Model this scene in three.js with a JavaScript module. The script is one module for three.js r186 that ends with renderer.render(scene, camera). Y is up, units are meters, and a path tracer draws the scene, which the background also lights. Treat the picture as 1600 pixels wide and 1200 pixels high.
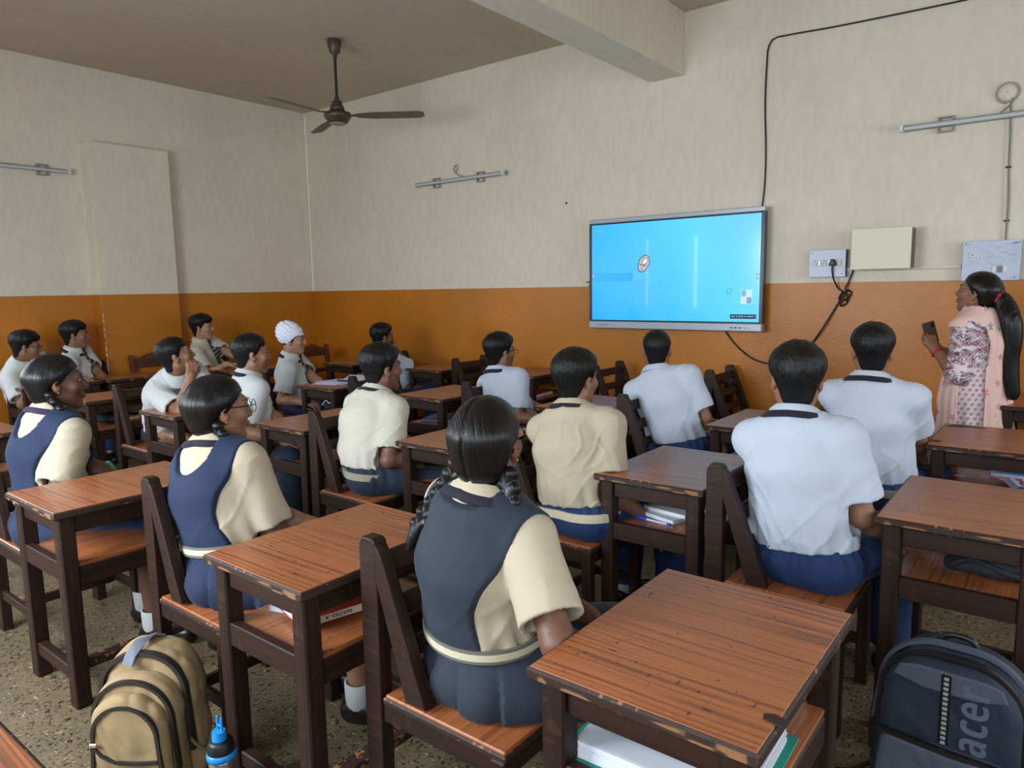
import * as THREE from 'three';
import { mergeGeometries, toCreasedNormals } from 'three/addons/utils/BufferGeometryUtils.js';
import { FontLoader } from 'three/addons/loaders/FontLoader.js';
import { TextGeometry } from 'three/addons/geometries/TextGeometry.js';
import { RectAreaLightUniformsLib } from 'three/addons/lights/RectAreaLightUniformsLib.js';

// ---------------------------------------------------------------- camera, daylight, exposure
const scene = new THREE.Scene();
const renderer = new THREE.WebGLRenderer({ antialias: true });
renderer.toneMapping = THREE.LinearToneMapping;
renderer.toneMappingExposure = 1.0;
renderer.shadowMap.enabled = true;
RectAreaLightUniformsLib.init();
const V = (x, y, z) => new THREE.Vector3(x, y, z);
const camera = new THREE.PerspectiveCamera(56.34, 1600 / 1200, 0.05, 60);
camera.position.set(0, 1.5, 0);
camera.quaternion.setFromRotationMatrix(new THREE.Matrix4().makeBasis(
  V(0.7874, -0.0166, -0.6162), V(-0.0689, 0.9910, -0.1148), V(0.6126, 0.1328, 0.7792)));
scene.add(camera);
scene.background = new THREE.Color(0.75, 0.82, 0.9);
// daylight at the windows of the rear and right walls: [x0, x1] on the rear wall, [z0, z1] on the right wall
const Z_REAR = 1.0, X_RIGHT = 2.4, X_LEFT = -7.54, Z_FRONT = -5.6, CEIL = 3.64, DADO = 1.5, SILL = 1.1, LINTEL = 2.35;
const REAR_WINDOWS = [[-6.26, -6.215], [-5.335, -5.26], [-4.05, -2.0], [-1.0, 1.2]];
const RIGHT_WINDOWS = [[-4.6, -3.1], [-1.9, -0.4]], LEFT_WINDOWS = [[-1.5, 0.6]], TILT = 0.75;
const REAR_POWER = [9, 8, 23, 7], RIGHT_POWER = [8, 6], LEFT_POWER = [8];
const TVGLOW = 1.0, TVLIGHT = 0.8, FANANG = [0.664, 2.758, 4.853];   // the wall screen's glow and light; where the fan blades point
const DAY = new THREE.Color(0.84, 0.93, 1.02);
function windowLight(x, y, z, w, h, tx, ty, tz, power) {
  const l = new THREE.RectAreaLight(DAY, power, w, h);
  l.position.set(x, y, z); l.lookAt(tx, ty, tz); l.castShadow = true; l.name = 'window_daylight';
  scene.add(l);
}
const MID = (SILL + LINTEL) / 2, HT = LINTEL - SILL;
REAR_WINDOWS.forEach(([a, b], i) => windowLight((a + b) / 2, MID, Z_REAR + 0.05, b - a, HT, (a + b) / 2, b - a > 1 ? MID - TILT : MID, Z_REAR - 1, REAR_POWER[i]));
RIGHT_WINDOWS.forEach(([a, b], i) => windowLight(X_RIGHT + 0.05, MID, (a + b) / 2, b - a, HT, X_RIGHT - 1, MID - TILT, (a + b) / 2, RIGHT_POWER[i]));
LEFT_WINDOWS.forEach(([a, b], i) => windowLight(X_LEFT - 0.05, MID, (a + b) / 2, b - a, HT, X_LEFT + 1, MID - TILT, (a + b) / 2, LEFT_POWER[i]));

// ---------------------------------------------------------------- helpers
let seed = 12345;
const rnd = () => { seed = (seed * 1664525 + 1013904223) >>> 0; return seed / 4294967296; };
const rr = (a, b) => a + (b - a) * rnd();
const clamp = (x, a, b) => Math.min(b, Math.max(a, x)), lerp = (a, b, t) => a + (b - a) * t;
const sst = (a, b, x) => { const t = clamp((x - a) / (b - a), 0, 1); return t * t * (3 - 2 * t); };
const D2R = Math.PI / 180;
const NT = new Float32Array(4096); for (let i = 0; i < 4096; i++) NT[i] = rnd();
const nh = (i, j, k) => NT[(i * 73 + j * 179 + k * 283) & 4095];
function noise(x, y, z) {   // smooth value noise 0..1
  const i = Math.floor(x), j = Math.floor(y), k = Math.floor(z); let u = x - i, v = y - j, w = z - k;
  u = u * u * (3 - 2 * u); v = v * v * (3 - 2 * v); w = w * w * (3 - 2 * w);
  const a = lerp(lerp(nh(i, j, k), nh(i + 1, j, k), u), lerp(nh(i, j + 1, k), nh(i + 1, j + 1, k), u), v);
  const b = lerp(lerp(nh(i, j, k + 1), nh(i + 1, j, k + 1), u), lerp(nh(i, j + 1, k + 1), nh(i + 1, j + 1, k + 1), u), v);
  return lerp(a, b, w);
}
const fbm = (x, y, z, o = 4) => { let s = 0, a = 0.5, t = 0; for (let i = 0; i < o; i++) { s += a * noise(x, y, z); t += a; x = x * 2.03 + 7.1; y = y * 2.03 + 3.7; z = z * 2.03 + 1.3; a *= 0.5; } return s / t; };
// periodic 2-D noise for textures
function pn(x, y, px, py, s = 0) {
  const i = Math.floor(x), j = Math.floor(y); let u = x - i, v = y - j; u = u * u * (3 - 2 * u); v = v * v * (3 - 2 * v);
  const m = (a, n) => ((a % n) + n) % n, h = (a, b) => nh(m(a, px), m(b, py), s);
  return lerp(lerp(h(i, j), h(i + 1, j), u), lerp(h(i, j + 1), h(i + 1, j + 1), u), v);
}
function tex(w, h, fn, srgb = true) {
  const d = new Uint8Array(w * h * 4);
  for (let y = 0; y < h; y++) for (let x = 0; x < w; x++) {
    const c = fn(x / w, y / h), o = (y * w + x) * 4;
    d[o] = clamp(c[0], 0, 255); d[o + 1] = clamp(c[1], 0, 255); d[o + 2] = clamp(c[2], 0, 255); d[o + 3] = 255;
  }
  const t = new THREE.DataTexture(d, w, h); t.wrapS = t.wrapT = THREE.RepeatWrapping; t.magFilter = THREE.LinearFilter; t.minFilter = THREE.LinearMipmapLinearFilter; t.generateMipmaps = true;
  if (srgb) t.colorSpace = THREE.SRGBColorSpace;
  t.needsUpdate = true; return t;
}
function canvasTex(w, h, draw) {
  const c = document.createElement('canvas'); c.width = w; c.height = h; draw(c.getContext('2d'), w, h);
  const t = new THREE.CanvasTexture(c); t.colorSpace = THREE.SRGBColorSpace; return t;
}
const rep = (t, x, y) => { const c = t.clone(); c.repeat.set(x, y); c.needsUpdate = true; return c; };
const std = (o) => new THREE.MeshStandardMaterial(o);
const phys = (o) => new THREE.MeshPhysicalMaterial(o);
const names = {};
const numbered = (n) => { const k = names[n] = (names[n] ?? -1) + 1; return k ? n + '_' + String(k).padStart(3, '0') : n; };
function sh(m) { m.castShadow = m.receiveShadow = true; return m; }
function part(name, geo, mat, parent, label) { const m = sh(new THREE.Mesh(geo, mat)); m.name = name; parent.add(m); if (label) m.userData.label = label; return m; }
function tag(o, label, category, group) { o.userData.label = label; o.userData.category = category; if (group) o.userData.group = group; return o; }
function thing(name, label, category, pos = [0, 0, 0], turn = 0, group) {
  const o = new THREE.Group(); o.name = numbered(name); o.position.set(...pos); o.rotation.y = turn; scene.add(o); return tag(o, label, category, group);
}
function struct(name, geo, mat, parent = scene) { const m = sh(new THREE.Mesh(geo, mat)); m.name = name; parent.add(m); m.userData.kind = 'structure'; return m; }
function dup(root, label, pos, turn = 0) {
  const r = root.clone(); r.name = numbered(root.name.replace(/_\d{3}$/, '')); r.position.set(...pos); r.rotation.y = turn; r.userData = { ...root.userData, label }; scene.add(r); return r;
}
// chamfered box with uv in metres, grain along its longest side
function cbox(w, h, d, b = 0.004, x = 0, y = 0, z = 0, grain) {
  const P = [], N = [], U = [], S = [w / 2, h / 2, d / 2]; b = Math.min(b, S[0] * 0.9, S[1] * 0.9, S[2] * 0.9);
  const long = grain ?? (w >= h && w >= d ? 0 : h >= d ? 1 : 2), o1 = rnd() * 3, o2 = rnd() * 3;
  const put = (vs, n) => { for (const t of vs.length === 4 ? [0, 1, 2, 0, 2, 3] : [0, 1, 2]) { const v = vs[t]; P.push(v[0] + x, v[1] + y, v[2] + z); N.push(...n);
    const ax = [Math.abs(n[0]), Math.abs(n[1]), Math.abs(n[2])], m = ax.indexOf(Math.max(...ax)); let u, w2; const r = [0, 1, 2].filter((k) => k !== m);
    if (r.includes(long)) { u = v[long]; w2 = v[r.find((k) => k !== long)]; } else { u = v[r[0]] * 0.3; w2 = v[r[1]]; } U.push(u + o1, w2 + o2 + m * 0.37); } };
  const face = (vs, n) => { const a = vs, e1 = [0, 1, 2].map((k) => a[1][k] - a[0][k]), e2 = [0, 1, 2].map((k) => a[2][k] - a[0][k]);
    const c = [e1[1] * e2[2] - e1[2] * e2[1], e1[2] * e2[0] - e1[0] * e2[2], e1[0] * e2[1] - e1[1] * e2[0]]; put(c[0] * n[0] + c[1] * n[1] + c[2] * n[2] < 0 ? a.slice().reverse() : a, n); };
  for (let k = 0; k < 3; k++) for (const s of [-1, 1]) {
    const i = (k + 1) % 3, j = (k + 2) % 3, n = [0, 0, 0]; n[k] = s;
    const c = (a, e) => { const v = [0, 0, 0]; v[k] = s * S[k]; v[i] = a * (S[i] - b); v[j] = e * (S[j] - b); return v; };
    face([c(-1, -1), c(1, -1), c(1, 1), c(-1, 1)], n);
    for (const t of [-1, 1]) { const q = [0, 0, 0]; q[k] = s * 0.7071; q[i] = t * 0.7071;
      const e = (f, m) => { const v = [0, 0, 0]; v[k] = s * (f ? S[k] : S[k] - b); v[i] = t * (f ? S[i] - b : S[i]); v[j] = m * (S[j] - b); return v; };
      face([e(1, -1), e(1, 1), e(0, 1), e(0, -1)], q); }
  }
  for (const a of [-1, 1]) for (const e of [-1, 1]) for (const f of [-1, 1]) face([[a * S[0], e * (S[1] - b), f * (S[2] - b)], [a * (S[0] - b), e * S[1], f * (S[2] - b)], [a * (S[0] - b), e * (S[1] - b), f * S[2]]], [a * 0.577, e * 0.577, f * 0.577]);
  const g = new THREE.BufferGeometry();
  g.setAttribute('position', new THREE.Float32BufferAttribute(P, 3)); g.setAttribute('normal', new THREE.Float32BufferAttribute(N, 3)); g.setAttribute('uv', new THREE.Float32BufferAttribute(U, 2));
  return g;
}
const clean = (g) => { g = g.index ? g.toNonIndexed() : g; for (const k of Object.keys(g.attributes)) if (!['position', 'normal', 'uv'].includes(k)) g.deleteAttribute(k); return g; };
const merge = (...gs) => mergeGeometries(gs.flat().map(clean));
function extr(pts, depth, bevel = 0.003, hole) {   // outline in x-y, extruded along z and centred
  const s = new THREE.Shape(pts.map((p) => new THREE.Vector2(...p))); if (hole) s.holes.push(new THREE.Path(hole.map((p) => new THREE.Vector2(...p))));
  const g = new THREE.ExtrudeGeometry(s, { depth: depth - 2 * bevel, bevelEnabled: bevel > 0, bevelThickness: bevel, bevelSize: bevel, bevelOffset: -bevel, bevelSegments: 2, curveSegments: 8 });
  g.translate(0, 0, -depth / 2 + bevel); return g;
}
const tube = (pts, r, seg = 40, rad = 8) => new THREE.TubeGeometry(new THREE.CatmullRomCurve3(pts.map((p) => Array.isArray(p) ? V(...p) : p), false, 'centripetal'), seg, r, rad, false);
const lathe = (pts, n = 32) => new THREE.LatheGeometry(pts.map((p) => new THREE.Vector2(...p)), n);
const cyl = (r1, r2, h, x = 0, y = 0, z = 0, n = 20) => new THREE.CylinderGeometry(r1, r2, h, n).translate(x, y, z);

// ---------------------------------------------------------------- procedural materials
const grainF = (u, v, L, s) => {   // streaks along u; periodic
  const wob = pn(u * 4, v * 6, 4, 6, s) * 2.2, a = pn(u * 3 + wob * 0.12, v * 90 + wob, 3, 90, s + 1), b = pn(u * 8, v * 230 + wob * 2, 8, 230, s + 2), c = pn(u * 40, v * 400, 40, 400, s + 3);
  return 0.5 * a + 0.32 * b + 0.18 * c; };
const laminateTex = tex(1024, 1024, (u, v) => { const wob = pn(u * 3, v * 9, 3, 9, 4) * 1.6, l1 = pn(u * 2 + wob * 0.2, v * 210 + wob * 3, 2, 210, 5), l2 = pn(u * 5, v * 420 + wob * 4, 5, 420, 6), dark = sst(0.5, 0.8, l1) * (0.3 + 0.7 * sst(0.35, 0.7, pn(u * 3, v * 26, 3, 26, 7))), big = pn(u * 2, v * 5, 2, 5, 9), dot = sst(0.93, 0.96, pn(u * 70, v * 70, 70, 70, 12));
  const k = 0.95 + 0.16 * (big - 0.5) - 0.26 * dark + 0.22 * (0.5 - l2) - 0.4 * dot; return [168 * k, 98 * k, 56 * k]; });
const laminateBump = tex(512, 512, (u, v) => { const g = 255 * (0.5 + 0.5 * (pn(u * 20, v * 20, 20, 20, 4) - 0.5)) - 60 * sst(0.6, 0.72, grainF(u, v, 1, 3)); return [g, g, g]; }, false);
const darkWoodTex = tex(1024, 512, (u, v) => { const g = grainF(u, v, 1, 21), w = sst(0.76, 0.80, pn(u * 70, v * 46, 70, 46, 31) * 0.65 + 0.35 * pn(u * 9, v * 7, 9, 7, 33)), k = 0.62 + 0.75 * g;
  return [lerp(42 * k, 106, w * 0.22), lerp(22 * k, 70, w * 0.22), lerp(14 * k, 46, w * 0.22)]; });
const wornEdgeTex = tex(512, 256, (u, v) => { const g = grainF(u, v, 1, 41), n = pn(u * 14, v * 8, 14, 8, 43) * 0.6 + 0.4 * pn(u * 50, v * 40, 50, 40, 45), w = sst(0.68, 0.74, n), k = 0.6 + 0.7 * g;
  return [lerp(50 * k, 170, w * 0.7), lerp(30 * k, 120, w * 0.7), lerp(22 * k, 74, w * 0.7)]; });
const woodBump = tex(256, 256, (u, v) => { const g = 255 * grainF(u, v, 1, 21); return [g, g, g]; }, false);
const plasterBump = tex(512, 512, (u, v) => { const g = 255 * (0.6 * pn(u * 24, v * 24, 24, 24, 5) + 0.4 * pn(u * 120, v * 120, 120, 120, 6)); return [g, g, g]; }, false);
const stainF = (u, v, s) => 0.55 * pn(u * 4, v * 4, 4, 4, s) + 0.3 * pn(u * 11, v * 11, 11, 11, s + 1) + 0.15 * pn(u * 40, v * 40, 40, 40, s + 2);
const creamTex = tex(512, 512, (u, v) => { const n = stainF(u, v, 51), d = 1 - 0.05 * n - 0.03 * pn(u * 90, v * 30, 90, 30, 57); return [230 * d, 221 * d, 203 * d]; });
const orangeTex = tex(512, 512, (u, v) => { const n = stainF(u, v, 61), d = 1 - 0.14 * (n - 0.5), s = sst(0.985, 0.995, pn(u * 60, v * 60, 60, 60, 66)); return [lerp(188 * d, 220, s), lerp(114 * d, 180, s), lerp(24 * d, 120, s)]; });
const floorTex = tex(1024, 1024, (u, v) => {
  const base = stainF(u, v, 71); let c = [98 + 30 * base, 86 + 26 * base, 66 + 18 * base];
  const chip = (n, s, th, col, a) => { const q = pn(u * n, v * n, n, n, s) * 0.72 + 0.28 * pn(u * n * 2.0, v * n * 2.0, n * 2, n * 2, s + 1), w = sst(th, th + 0.05, q) * a; c = c.map((x, i) => lerp(x, col[i], w)); };
  chip(110, 73, 0.73, [28, 26, 24], 0.9); chip(120, 75, 0.79, [190, 182, 166], 0.7); chip(130, 78, 0.72, [88, 66, 48], 0.8); chip(200, 83, 0.74, [20, 20, 20], 0.8); return c; });
const hairTex = tex(512, 128, (u, v) => { const k = 0.55 + 0.9 * (0.6 * pn(u * 180, v * 3, 180, 3, 91) + 0.4 * pn(u * 60, v * 2, 60, 2, 93)); return [15 * k, 14 * k, 14 * k]; });
const hairBump = tex(512, 128, (u, v) => { const k = 255 * (0.6 * pn(u * 180, v * 3, 180, 3, 91) + 0.4 * pn(u * 60, v * 2, 60, 2, 93)); return [k, k, k]; }, false);
const weaveBump = tex(128, 128, (u, v) => { const k = 128 + 60 * Math.sin(u * 6.2832 * 32) * Math.sin(v * 6.2832 * 32) + 60 * (pn(u * 40, v * 40, 40, 40, 8) - 0.5); return [k, k, k]; }, false);

const M = {
  laminate: phys({ map: laminateTex, bumpMap: laminateBump, bumpScale: 0.0004, roughness: 0.42, clearcoat: 0.35, clearcoatRoughness: 0.22 }),
  dark: phys({ map: darkWoodTex, bumpMap: woodBump, bumpScale: 0.0006, roughness: 0.55, specularIntensity: 0.7 }),
  edge: std({ map: rep(wornEdgeTex, 2, 3), bumpMap: woodBump, bumpScale: 0.0006, roughness: 0.6 }),
  redWood: std({ map: darkWoodTex, color: new THREE.Color(4.2, 2.9, 1.9), bumpMap: woodBump, bumpScale: 0.0005, roughness: 0.5 }),
  cream: std({ map: rep(creamTex, 0.4, 0.4), bumpMap: rep(plasterBump, 0.7, 0.7), bumpScale: 0.0012, roughness: 0.85 }),
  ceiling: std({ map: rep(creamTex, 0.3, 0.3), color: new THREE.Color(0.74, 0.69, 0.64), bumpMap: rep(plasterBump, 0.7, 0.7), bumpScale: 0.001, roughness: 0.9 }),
  orange: std({ map: rep(orangeTex, 0.45, 0.45), bumpMap: rep(plasterBump, 0.7, 0.7), bumpScale: 0.001, roughness: 0.42 }),
  floor: std({ map: rep(floorTex, 0.8, 0.8), roughness: 0.45 }),
  white: std({ color: 0xd4d7d8, roughness: 0.5 }), plate: std({ color: 0xb9c2d6, roughness: 0.35 }), black: std({ color: 0x141416, roughness: 0.45 }), blackGloss: std({ color: 0x0b0b0d, roughness: 0.2 }),
  silver: std({ color: 0xa7adb5, roughness: 0.38, metalness: 0.35 }), steel: std({ color: 0xb4b4b2, roughness: 0.3, metalness: 0.9 }), grey: std({ color: 0x7c7f82, roughness: 0.6 }),
  fanBrown: std({ color: 0x4a3d31, roughness: 0.4, metalness: 0.2 }), fanBlade: std({ color: 0x6a6358, roughness: 0.5, metalness: 0.1 }), fanIvory: std({ color: 0xa09684, roughness: 0.5 }),
  tubeGrey: std({ color: 0x8d9298, roughness: 0.45, metalness: 0.2 }), tubeGlass: std({ color: 0xc4c8cc, roughness: 0.25 }),
  paper: std({ color: 0xd6dae2, roughness: 0.8 }), paperLilac: std({ color: 0xc9c6e8, roughness: 0.8 }), redCover: std({ color: 0xb02a1e, roughness: 0.35 }), teal: std({ color: 0x1f8f7c, roughness: 0.4 }), blue: std({ color: 0x1b3fb5, roughness: 0.35 }),
  blueFolder: std({ color: 0x46587e, roughness: 0.5 }), bagBeige: std({ color: 0x9c8460, roughness: 0.85, bumpMap: rep(weaveBump, 12, 12), bumpScale: 0.0006 }), zip: std({ color: 0x2a241d, roughness: 0.7 }),
  bagNavy: std({ color: 0x20293a, roughness: 0.75, bumpMap: rep(weaveBump, 12, 12), bumpScale: 0.0006 }), bagGrey: std({ color: 0x4b5160, roughness: 0.75 }), bagGreen: std({ color: 0x14604a, roughness: 0.6 }), bagDark: std({ color: 0x23272e, roughness: 0.8 }),
  bottleBlue: std({ color: 0x1f8fe0, roughness: 0.35 }),
};

// ---------------------------------------------------------------- the room
const T = 0.22;
function box(w, h, d, x, y, z) { // plain box with metre uv
  const g = cbox(w, h, d, 0.002, x, y, z), p = g.attributes.position, n = g.attributes.normal, u = g.attributes.uv;
  for (let i = 0; i < p.count; i++) { const ax = Math.abs(n.getX(i)), ay = Math.abs(n.getY(i)), az = Math.abs(n.getZ(i));
    if (ax >= ay && ax >= az) u.setXY(i, p.getZ(i), p.getY(i)); else if (ay >= az) u.setXY(i, p.getX(i), p.getZ(i)); else u.setXY(i, p.getX(i), p.getY(i)); }
  return g;
}
const LX = X_RIGHT - X_LEFT, LZ = Z_REAR - Z_FRONT, CX = (X_RIGHT + X_LEFT) / 2, CZ = (Z_REAR + Z_FRONT) / 2;
struct('floor', box(LX + 2 * T, T, LZ + 2 * T, CX, -T / 2, CZ), M.floor);
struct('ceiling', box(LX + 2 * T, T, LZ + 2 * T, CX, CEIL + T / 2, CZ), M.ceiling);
function wallWithOpenings(name, axis, at, from, to, openings) {   // boxes round the openings; axis 'x' runs along x at z = at
  const gs = [], put = (a, b, y0, y1) => { if (b - a < 1e-3) return; const m = (a + b) / 2, w = b - a, y = (y0 + y1) / 2, h = y1 - y0;
    gs.push(axis === 'x' ? box(w, h, T, m, y, at) : box(T, h, w, at, y, m)); };
  let c = from; for (const [a, b] of openings) { put(c, a, 0, CEIL); put(a, b, 0, SILL); put(a, b, LINTEL, CEIL); c = b; } put(c, to, 0, CEIL);
  return struct(name, merge(gs), M.cream);
}
const wf = wallWithOpenings('wall_front', 'x', Z_FRONT - T / 2, X_LEFT, X_RIGHT, []);
part('painted_dado', box(LX, DADO, 0.004, CX, DADO / 2, Z_FRONT + 0.001), M.orange, wf, 'orange painted lower band of the front wall');
const wl = wallWithOpenings('wall_left', 'z', X_LEFT - T / 2, Z_FRONT, Z_REAR, LEFT_WINDOWS);
part('painted_dado', merge(box(0.004, DADO, -1.5 - Z_FRONT, X_LEFT + 0.001, DADO / 2, (-1.5 + Z_FRONT) / 2), box(0.004, SILL, 2.1, X_LEFT + 0.001, SILL / 2, -0.45), box(0.004, DADO, 0.4, X_LEFT + 0.001, DADO / 2, 0.8)), M.orange, wl, 'orange painted lower band of the left wall');
wallWithOpenings('wall_rear', 'x', Z_REAR + T / 2, X_LEFT, X_RIGHT, REAR_WINDOWS);
wallWithOpenings('wall_right', 'z', X_RIGHT + T / 2, Z_FRONT, Z_REAR, RIGHT_WINDOWS);
{ let n = 1; const frame = std({ color: 0x5a4636, roughness: 0.6 });
  const win = (a, b, axis, at) => { const w = b - a, h = LINTEL - SILL, t = Math.min(0.05, w * 0.2), g = [];
    for (const s of [-1, 1]) { g.push(cbox(t, h, 0.05, 0.003, s * (w / 2 - t / 2), 0, 0)); if (w > 0.3) g.push(cbox(w - 2 * t, t, 0.05, 0.003, 0, s * (h / 2 - t / 2), 0)); }
    if (w > 1) g.push(cbox(0.04, h - 2 * t, 0.05, 0.003, 0, 0, 0));
    const f = struct('window_' + n++, merge(g), frame); f.position.set(axis === 'x' ? (a + b) / 2 : at, (SILL + LINTEL) / 2, axis === 'x' ? at : (a + b) / 2); if (axis === 'z') f.rotation.y = Math.PI / 2; };
  for (const [a, b] of REAR_WINDOWS) win(a, b, 'x', Z_REAR + 0.14);
  for (const [a, b] of RIGHT_WINDOWS) win(a, b, 'z', X_RIGHT + 0.14); for (const [a, b] of LEFT_WINDOWS) win(a, b, 'z', X_LEFT - 0.14); }
{ const p = struct('pilaster', box(0.16, 2.93, 0.76, X_LEFT + 0.08, 1.465, -3.41), M.cream);
  part('painted_dado', box(0.1645, DADO, 0.764, X_LEFT + 0.0805, DADO / 2, -3.41), M.orange, p, 'orange painted foot of the shallow pilaster');
  const chips = []; for (let i = 0; i < 9; i++) chips.push(cbox(0.003, rr(0.015, 0.06), rr(0.006, 0.012), 0.001, X_LEFT + 0.1635, 1.30 - i * 0.065 + rr(-0.01, 0.01), -3.031));
  part('chipped_paint', merge(chips), M.white, p, 'bare white chips along the corner edge'); }
struct('ceiling_beam', box(0.30, 0.48, LZ, -2.75, CEIL - 0.24, CZ), M.cream);

// ---------------------------------------------------------------- desks and chairs
const DW = 0.47, DL = 0.63, DH = 0.75;
function makeDesk(name, W = DW, L = DL, H = DH) {   // origin at the floor under the near-left corner of the top: x to the right, z negative away from the camera
  const o = new THREE.Group(); o.name = name; const cx = W / 2, cz = -L / 2, lg = 0.055, ins = 0.022;
  part('desktop', cbox(W - 0.012, 0.012, L - 0.012, 0.002, cx, H - 0.006, cz, 0), M.laminate, o);
  part('edge_band', merge(cbox(W, 0.026, L, 0.005, cx, H - 0.0145, cz)), M.edge, o, 'worn dark wooden edge with pale chips');
  const lx = [ins + lg / 2, W - ins - lg / 2], lz = [-ins - lg / 2, -L + ins + lg / 2], geo = cbox(lg, H - 0.027, lg, 0.005, 0, (H - 0.027) / 2, 0);
  for (const x of lx) for (const z of lz) { const m = part('leg', geo, M.dark, o); m.position.set(x, 0, z); }
  const ya = H - 0.027 - 0.035;
  const rails = []; for (const z of lz) rails.push(cbox(lx[1] - lx[0] - lg, 0.065, 0.028, 0.003, cx, ya, z)); for (const x of lx) rails.push(cbox(0.028, 0.065, lz[0] - lz[1] - lg, 0.003, x, ya, cz));
  for (const r of rails) part('apron', r, M.dark, o);
  const ys = 0.52;
  part('shelf', cbox(W - 2 * ins - 0.03, 0.014, L - 2 * ins - 0.03, 0.002, cx, ys + 0.012, cz), M.laminate, o);
  for (const z of lz) part('shelf_rail', cbox(lx[1] - lx[0] - lg, 0.07, 0.03, 0.003, cx, ys - 0.005, z - Math.sign(z - cz) * -0.008), M.dark, o);
  for (const x of lx) part('shelf_rail', cbox(0.03, 0.07, lz[0] - lz[1] - lg, 0.003, x, ys - 0.03, cz), M.dark, o);
  for (const z of lz) part('stretcher', cbox(lx[1] - lx[0] - lg, 0.05, 0.035, 0.004, cx, 0.12, z), M.dark, o);
  part('footrest', cbox(0.055, 0.03, lz[0] - lz[1] - 0.03, 0.004, lx[1] - 0.02, 0.145, cz), M.edge, o);
  return o;
}
const deskProto = makeDesk('school_desk'), deskShort = makeDesk('school_desk', DW, 0.42), deskTall = makeDesk('school_desk', 0.62, 0.63, 0.79);
const desks = {};
function desk(id, label, x, z, turn = 0, proto = deskProto) { const o = proto.clone(); o.name = numbered('school_desk'); o.position.set(x, 0, z); o.rotation.y = turn; scene.add(o); tag(o, label, 'desk', 'student desks in rows'); desks[id] = o; return o; }

function makeChair(name) {   // origin on the floor below the middle of the back posts, seat towards +x
  const o = new THREE.Group(); o.name = name; const zw = 0.2, ph = 0.87;
  const postA = extr([[-0.032, 0], [0.03, 0], [0.034, 0.45], [0.036, 0.79], [0.034, ph - 0.008], [0.022, ph], [-0.014, ph], [-0.028, ph - 0.02]], 0.042, 0.004);
  const postB = extr([[0.03, ph - 0.008], [0.052, ph - 0.04], [0.195, 0.46], [0.125, 0.46], [0.03, 0.76], [0.024, ph - 0.012]], 0.04, 0.004);
  for (const s of [-1, 1]) { const m = part('back_post', merge(postA, postB), M.dark, o); m.position.z = s * zw; }
  for (const [y, x, h] of [[0.80, 0.036, 0.06], [0.69, 0.075, 0.055], [0.585, 0.11, 0.05]]) { const m = part('back_slat', cbox(0.02, h, 2 * zw - 0.03, 0.004, 0, 0, 0), M.dark, o); m.position.set(x, y, 0); m.rotation.z = 0.30; }
  part('seat', cbox(0.40, 0.014, 0.43, 0.003, 0.245, 0.443, 0), M.laminate, o);
  part('seat_edge', cbox(0.412, 0.018, 0.442, 0.004, 0.245, 0.433, 0), M.edge, o);
  for (const s of [-1, 1]) part('seat_rail', cbox(0.40, 0.055, 0.026, 0.003, 0.23, 0.397, s * zw), M.dark, o);
  part('seat_rail', cbox(0.026, 0.055, 2 * zw - 0.02, 0.003, 0.425, 0.397, 0), M.dark, o);
  const lg = cbox(0.042, 0.424, 0.042, 0.004, 0, 0.212, 0); for (const s of [-1, 1]) { const m = part('front_leg', lg, M.dark, o); m.position.set(0.425, 0, s * zw); }
  for (const s of [-1, 1]) part('stretcher', cbox(0.39, 0.04, 0.022, 0.003, 0.22, 0.17, s * zw), M.dark, o);
  part('stretcher', cbox(0.022, 0.04, 2 * zw - 0.03, 0.003, 0.22, 0.17, 0), M.dark, o);
  return o;
}
function makeOrnateChair(name) {
  const o = new THREE.Group(); o.name = name; const zw = 0.2, ph = 0.9;
  for (const s of [-1, 1]) { const m = part('back_post', extr([[-0.02, 0], [0.022, 0], [0.03, 0.45], [-0.02, ph], [-0.055, ph], [-0.02, 0.45]], 0.042, 0.004), M.redWood, o); m.position.z = s * zw; }
  const top = []; for (let i = 0; i <= 16; i++) { const t = i / 16 * 2 - 1; top.push([t * 0.185, 0.05 + 0.03 * Math.cos(t * Math.PI) * (Math.abs(t) < 0.6 ? 1 : 0.6) + 0.012]); }
  const rail = part('top_rail', extr([[-0.185, -0.045], [0.185, -0.045], ...top.reverse()], 0.022, 0.003), M.redWood, o); rail.rotation.y = Math.PI / 2; rail.position.set(-0.03, 0.82, 0);
  part('back_slat', cbox(0.02, 0.05, 0.36, 0.004, -0.005, 0.62, 0), M.redWood, o);
  part('seat', cbox(0.41, 0.02, 0.43, 0.004, 0.21, 0.44, 0), M.redWood, o);
  for (const s of [-1, 1]) part('seat_rail', cbox(0.38, 0.055, 0.026, 0.003, 0.21, 0.4, s * zw), M.redWood, o);
  for (const s of [-1, 1]) part('front_leg', cbox(0.042, 0.43, 0.042, 0.004, 0.395, 0.215, s * zw), M.redWood, o);
  return o;
}
const chairProto = makeChair('wooden_chair'), ornateProto = makeOrnateChair('carved_chair');
function chair(label, x, z, turn = 0) { const o = chairProto.clone(); o.name = numbered('wooden_chair'); o.position.set(x, 0, z); o.rotation.y = turn; scene.add(o); return tag(o, label, 'chair', 'wooden student chairs'); }
function ornate(label, x, z, turn = 0) { const o = ornateProto.clone(); o.name = numbered('carved_chair'); o.position.set(x, 0, z); o.rotation.y = turn; scene.add(o); return tag(o, label, 'chair', 'carved chairs by the left wall'); }
desk('R1a', 'largest nearest student desk, with white papers on its shelf, beside the braided girl', -0.82, -1.07);
desk('R1b', 'student desk with red book on its shelf, just right of the girl with round glasses', -1.95, -1.01);
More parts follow.
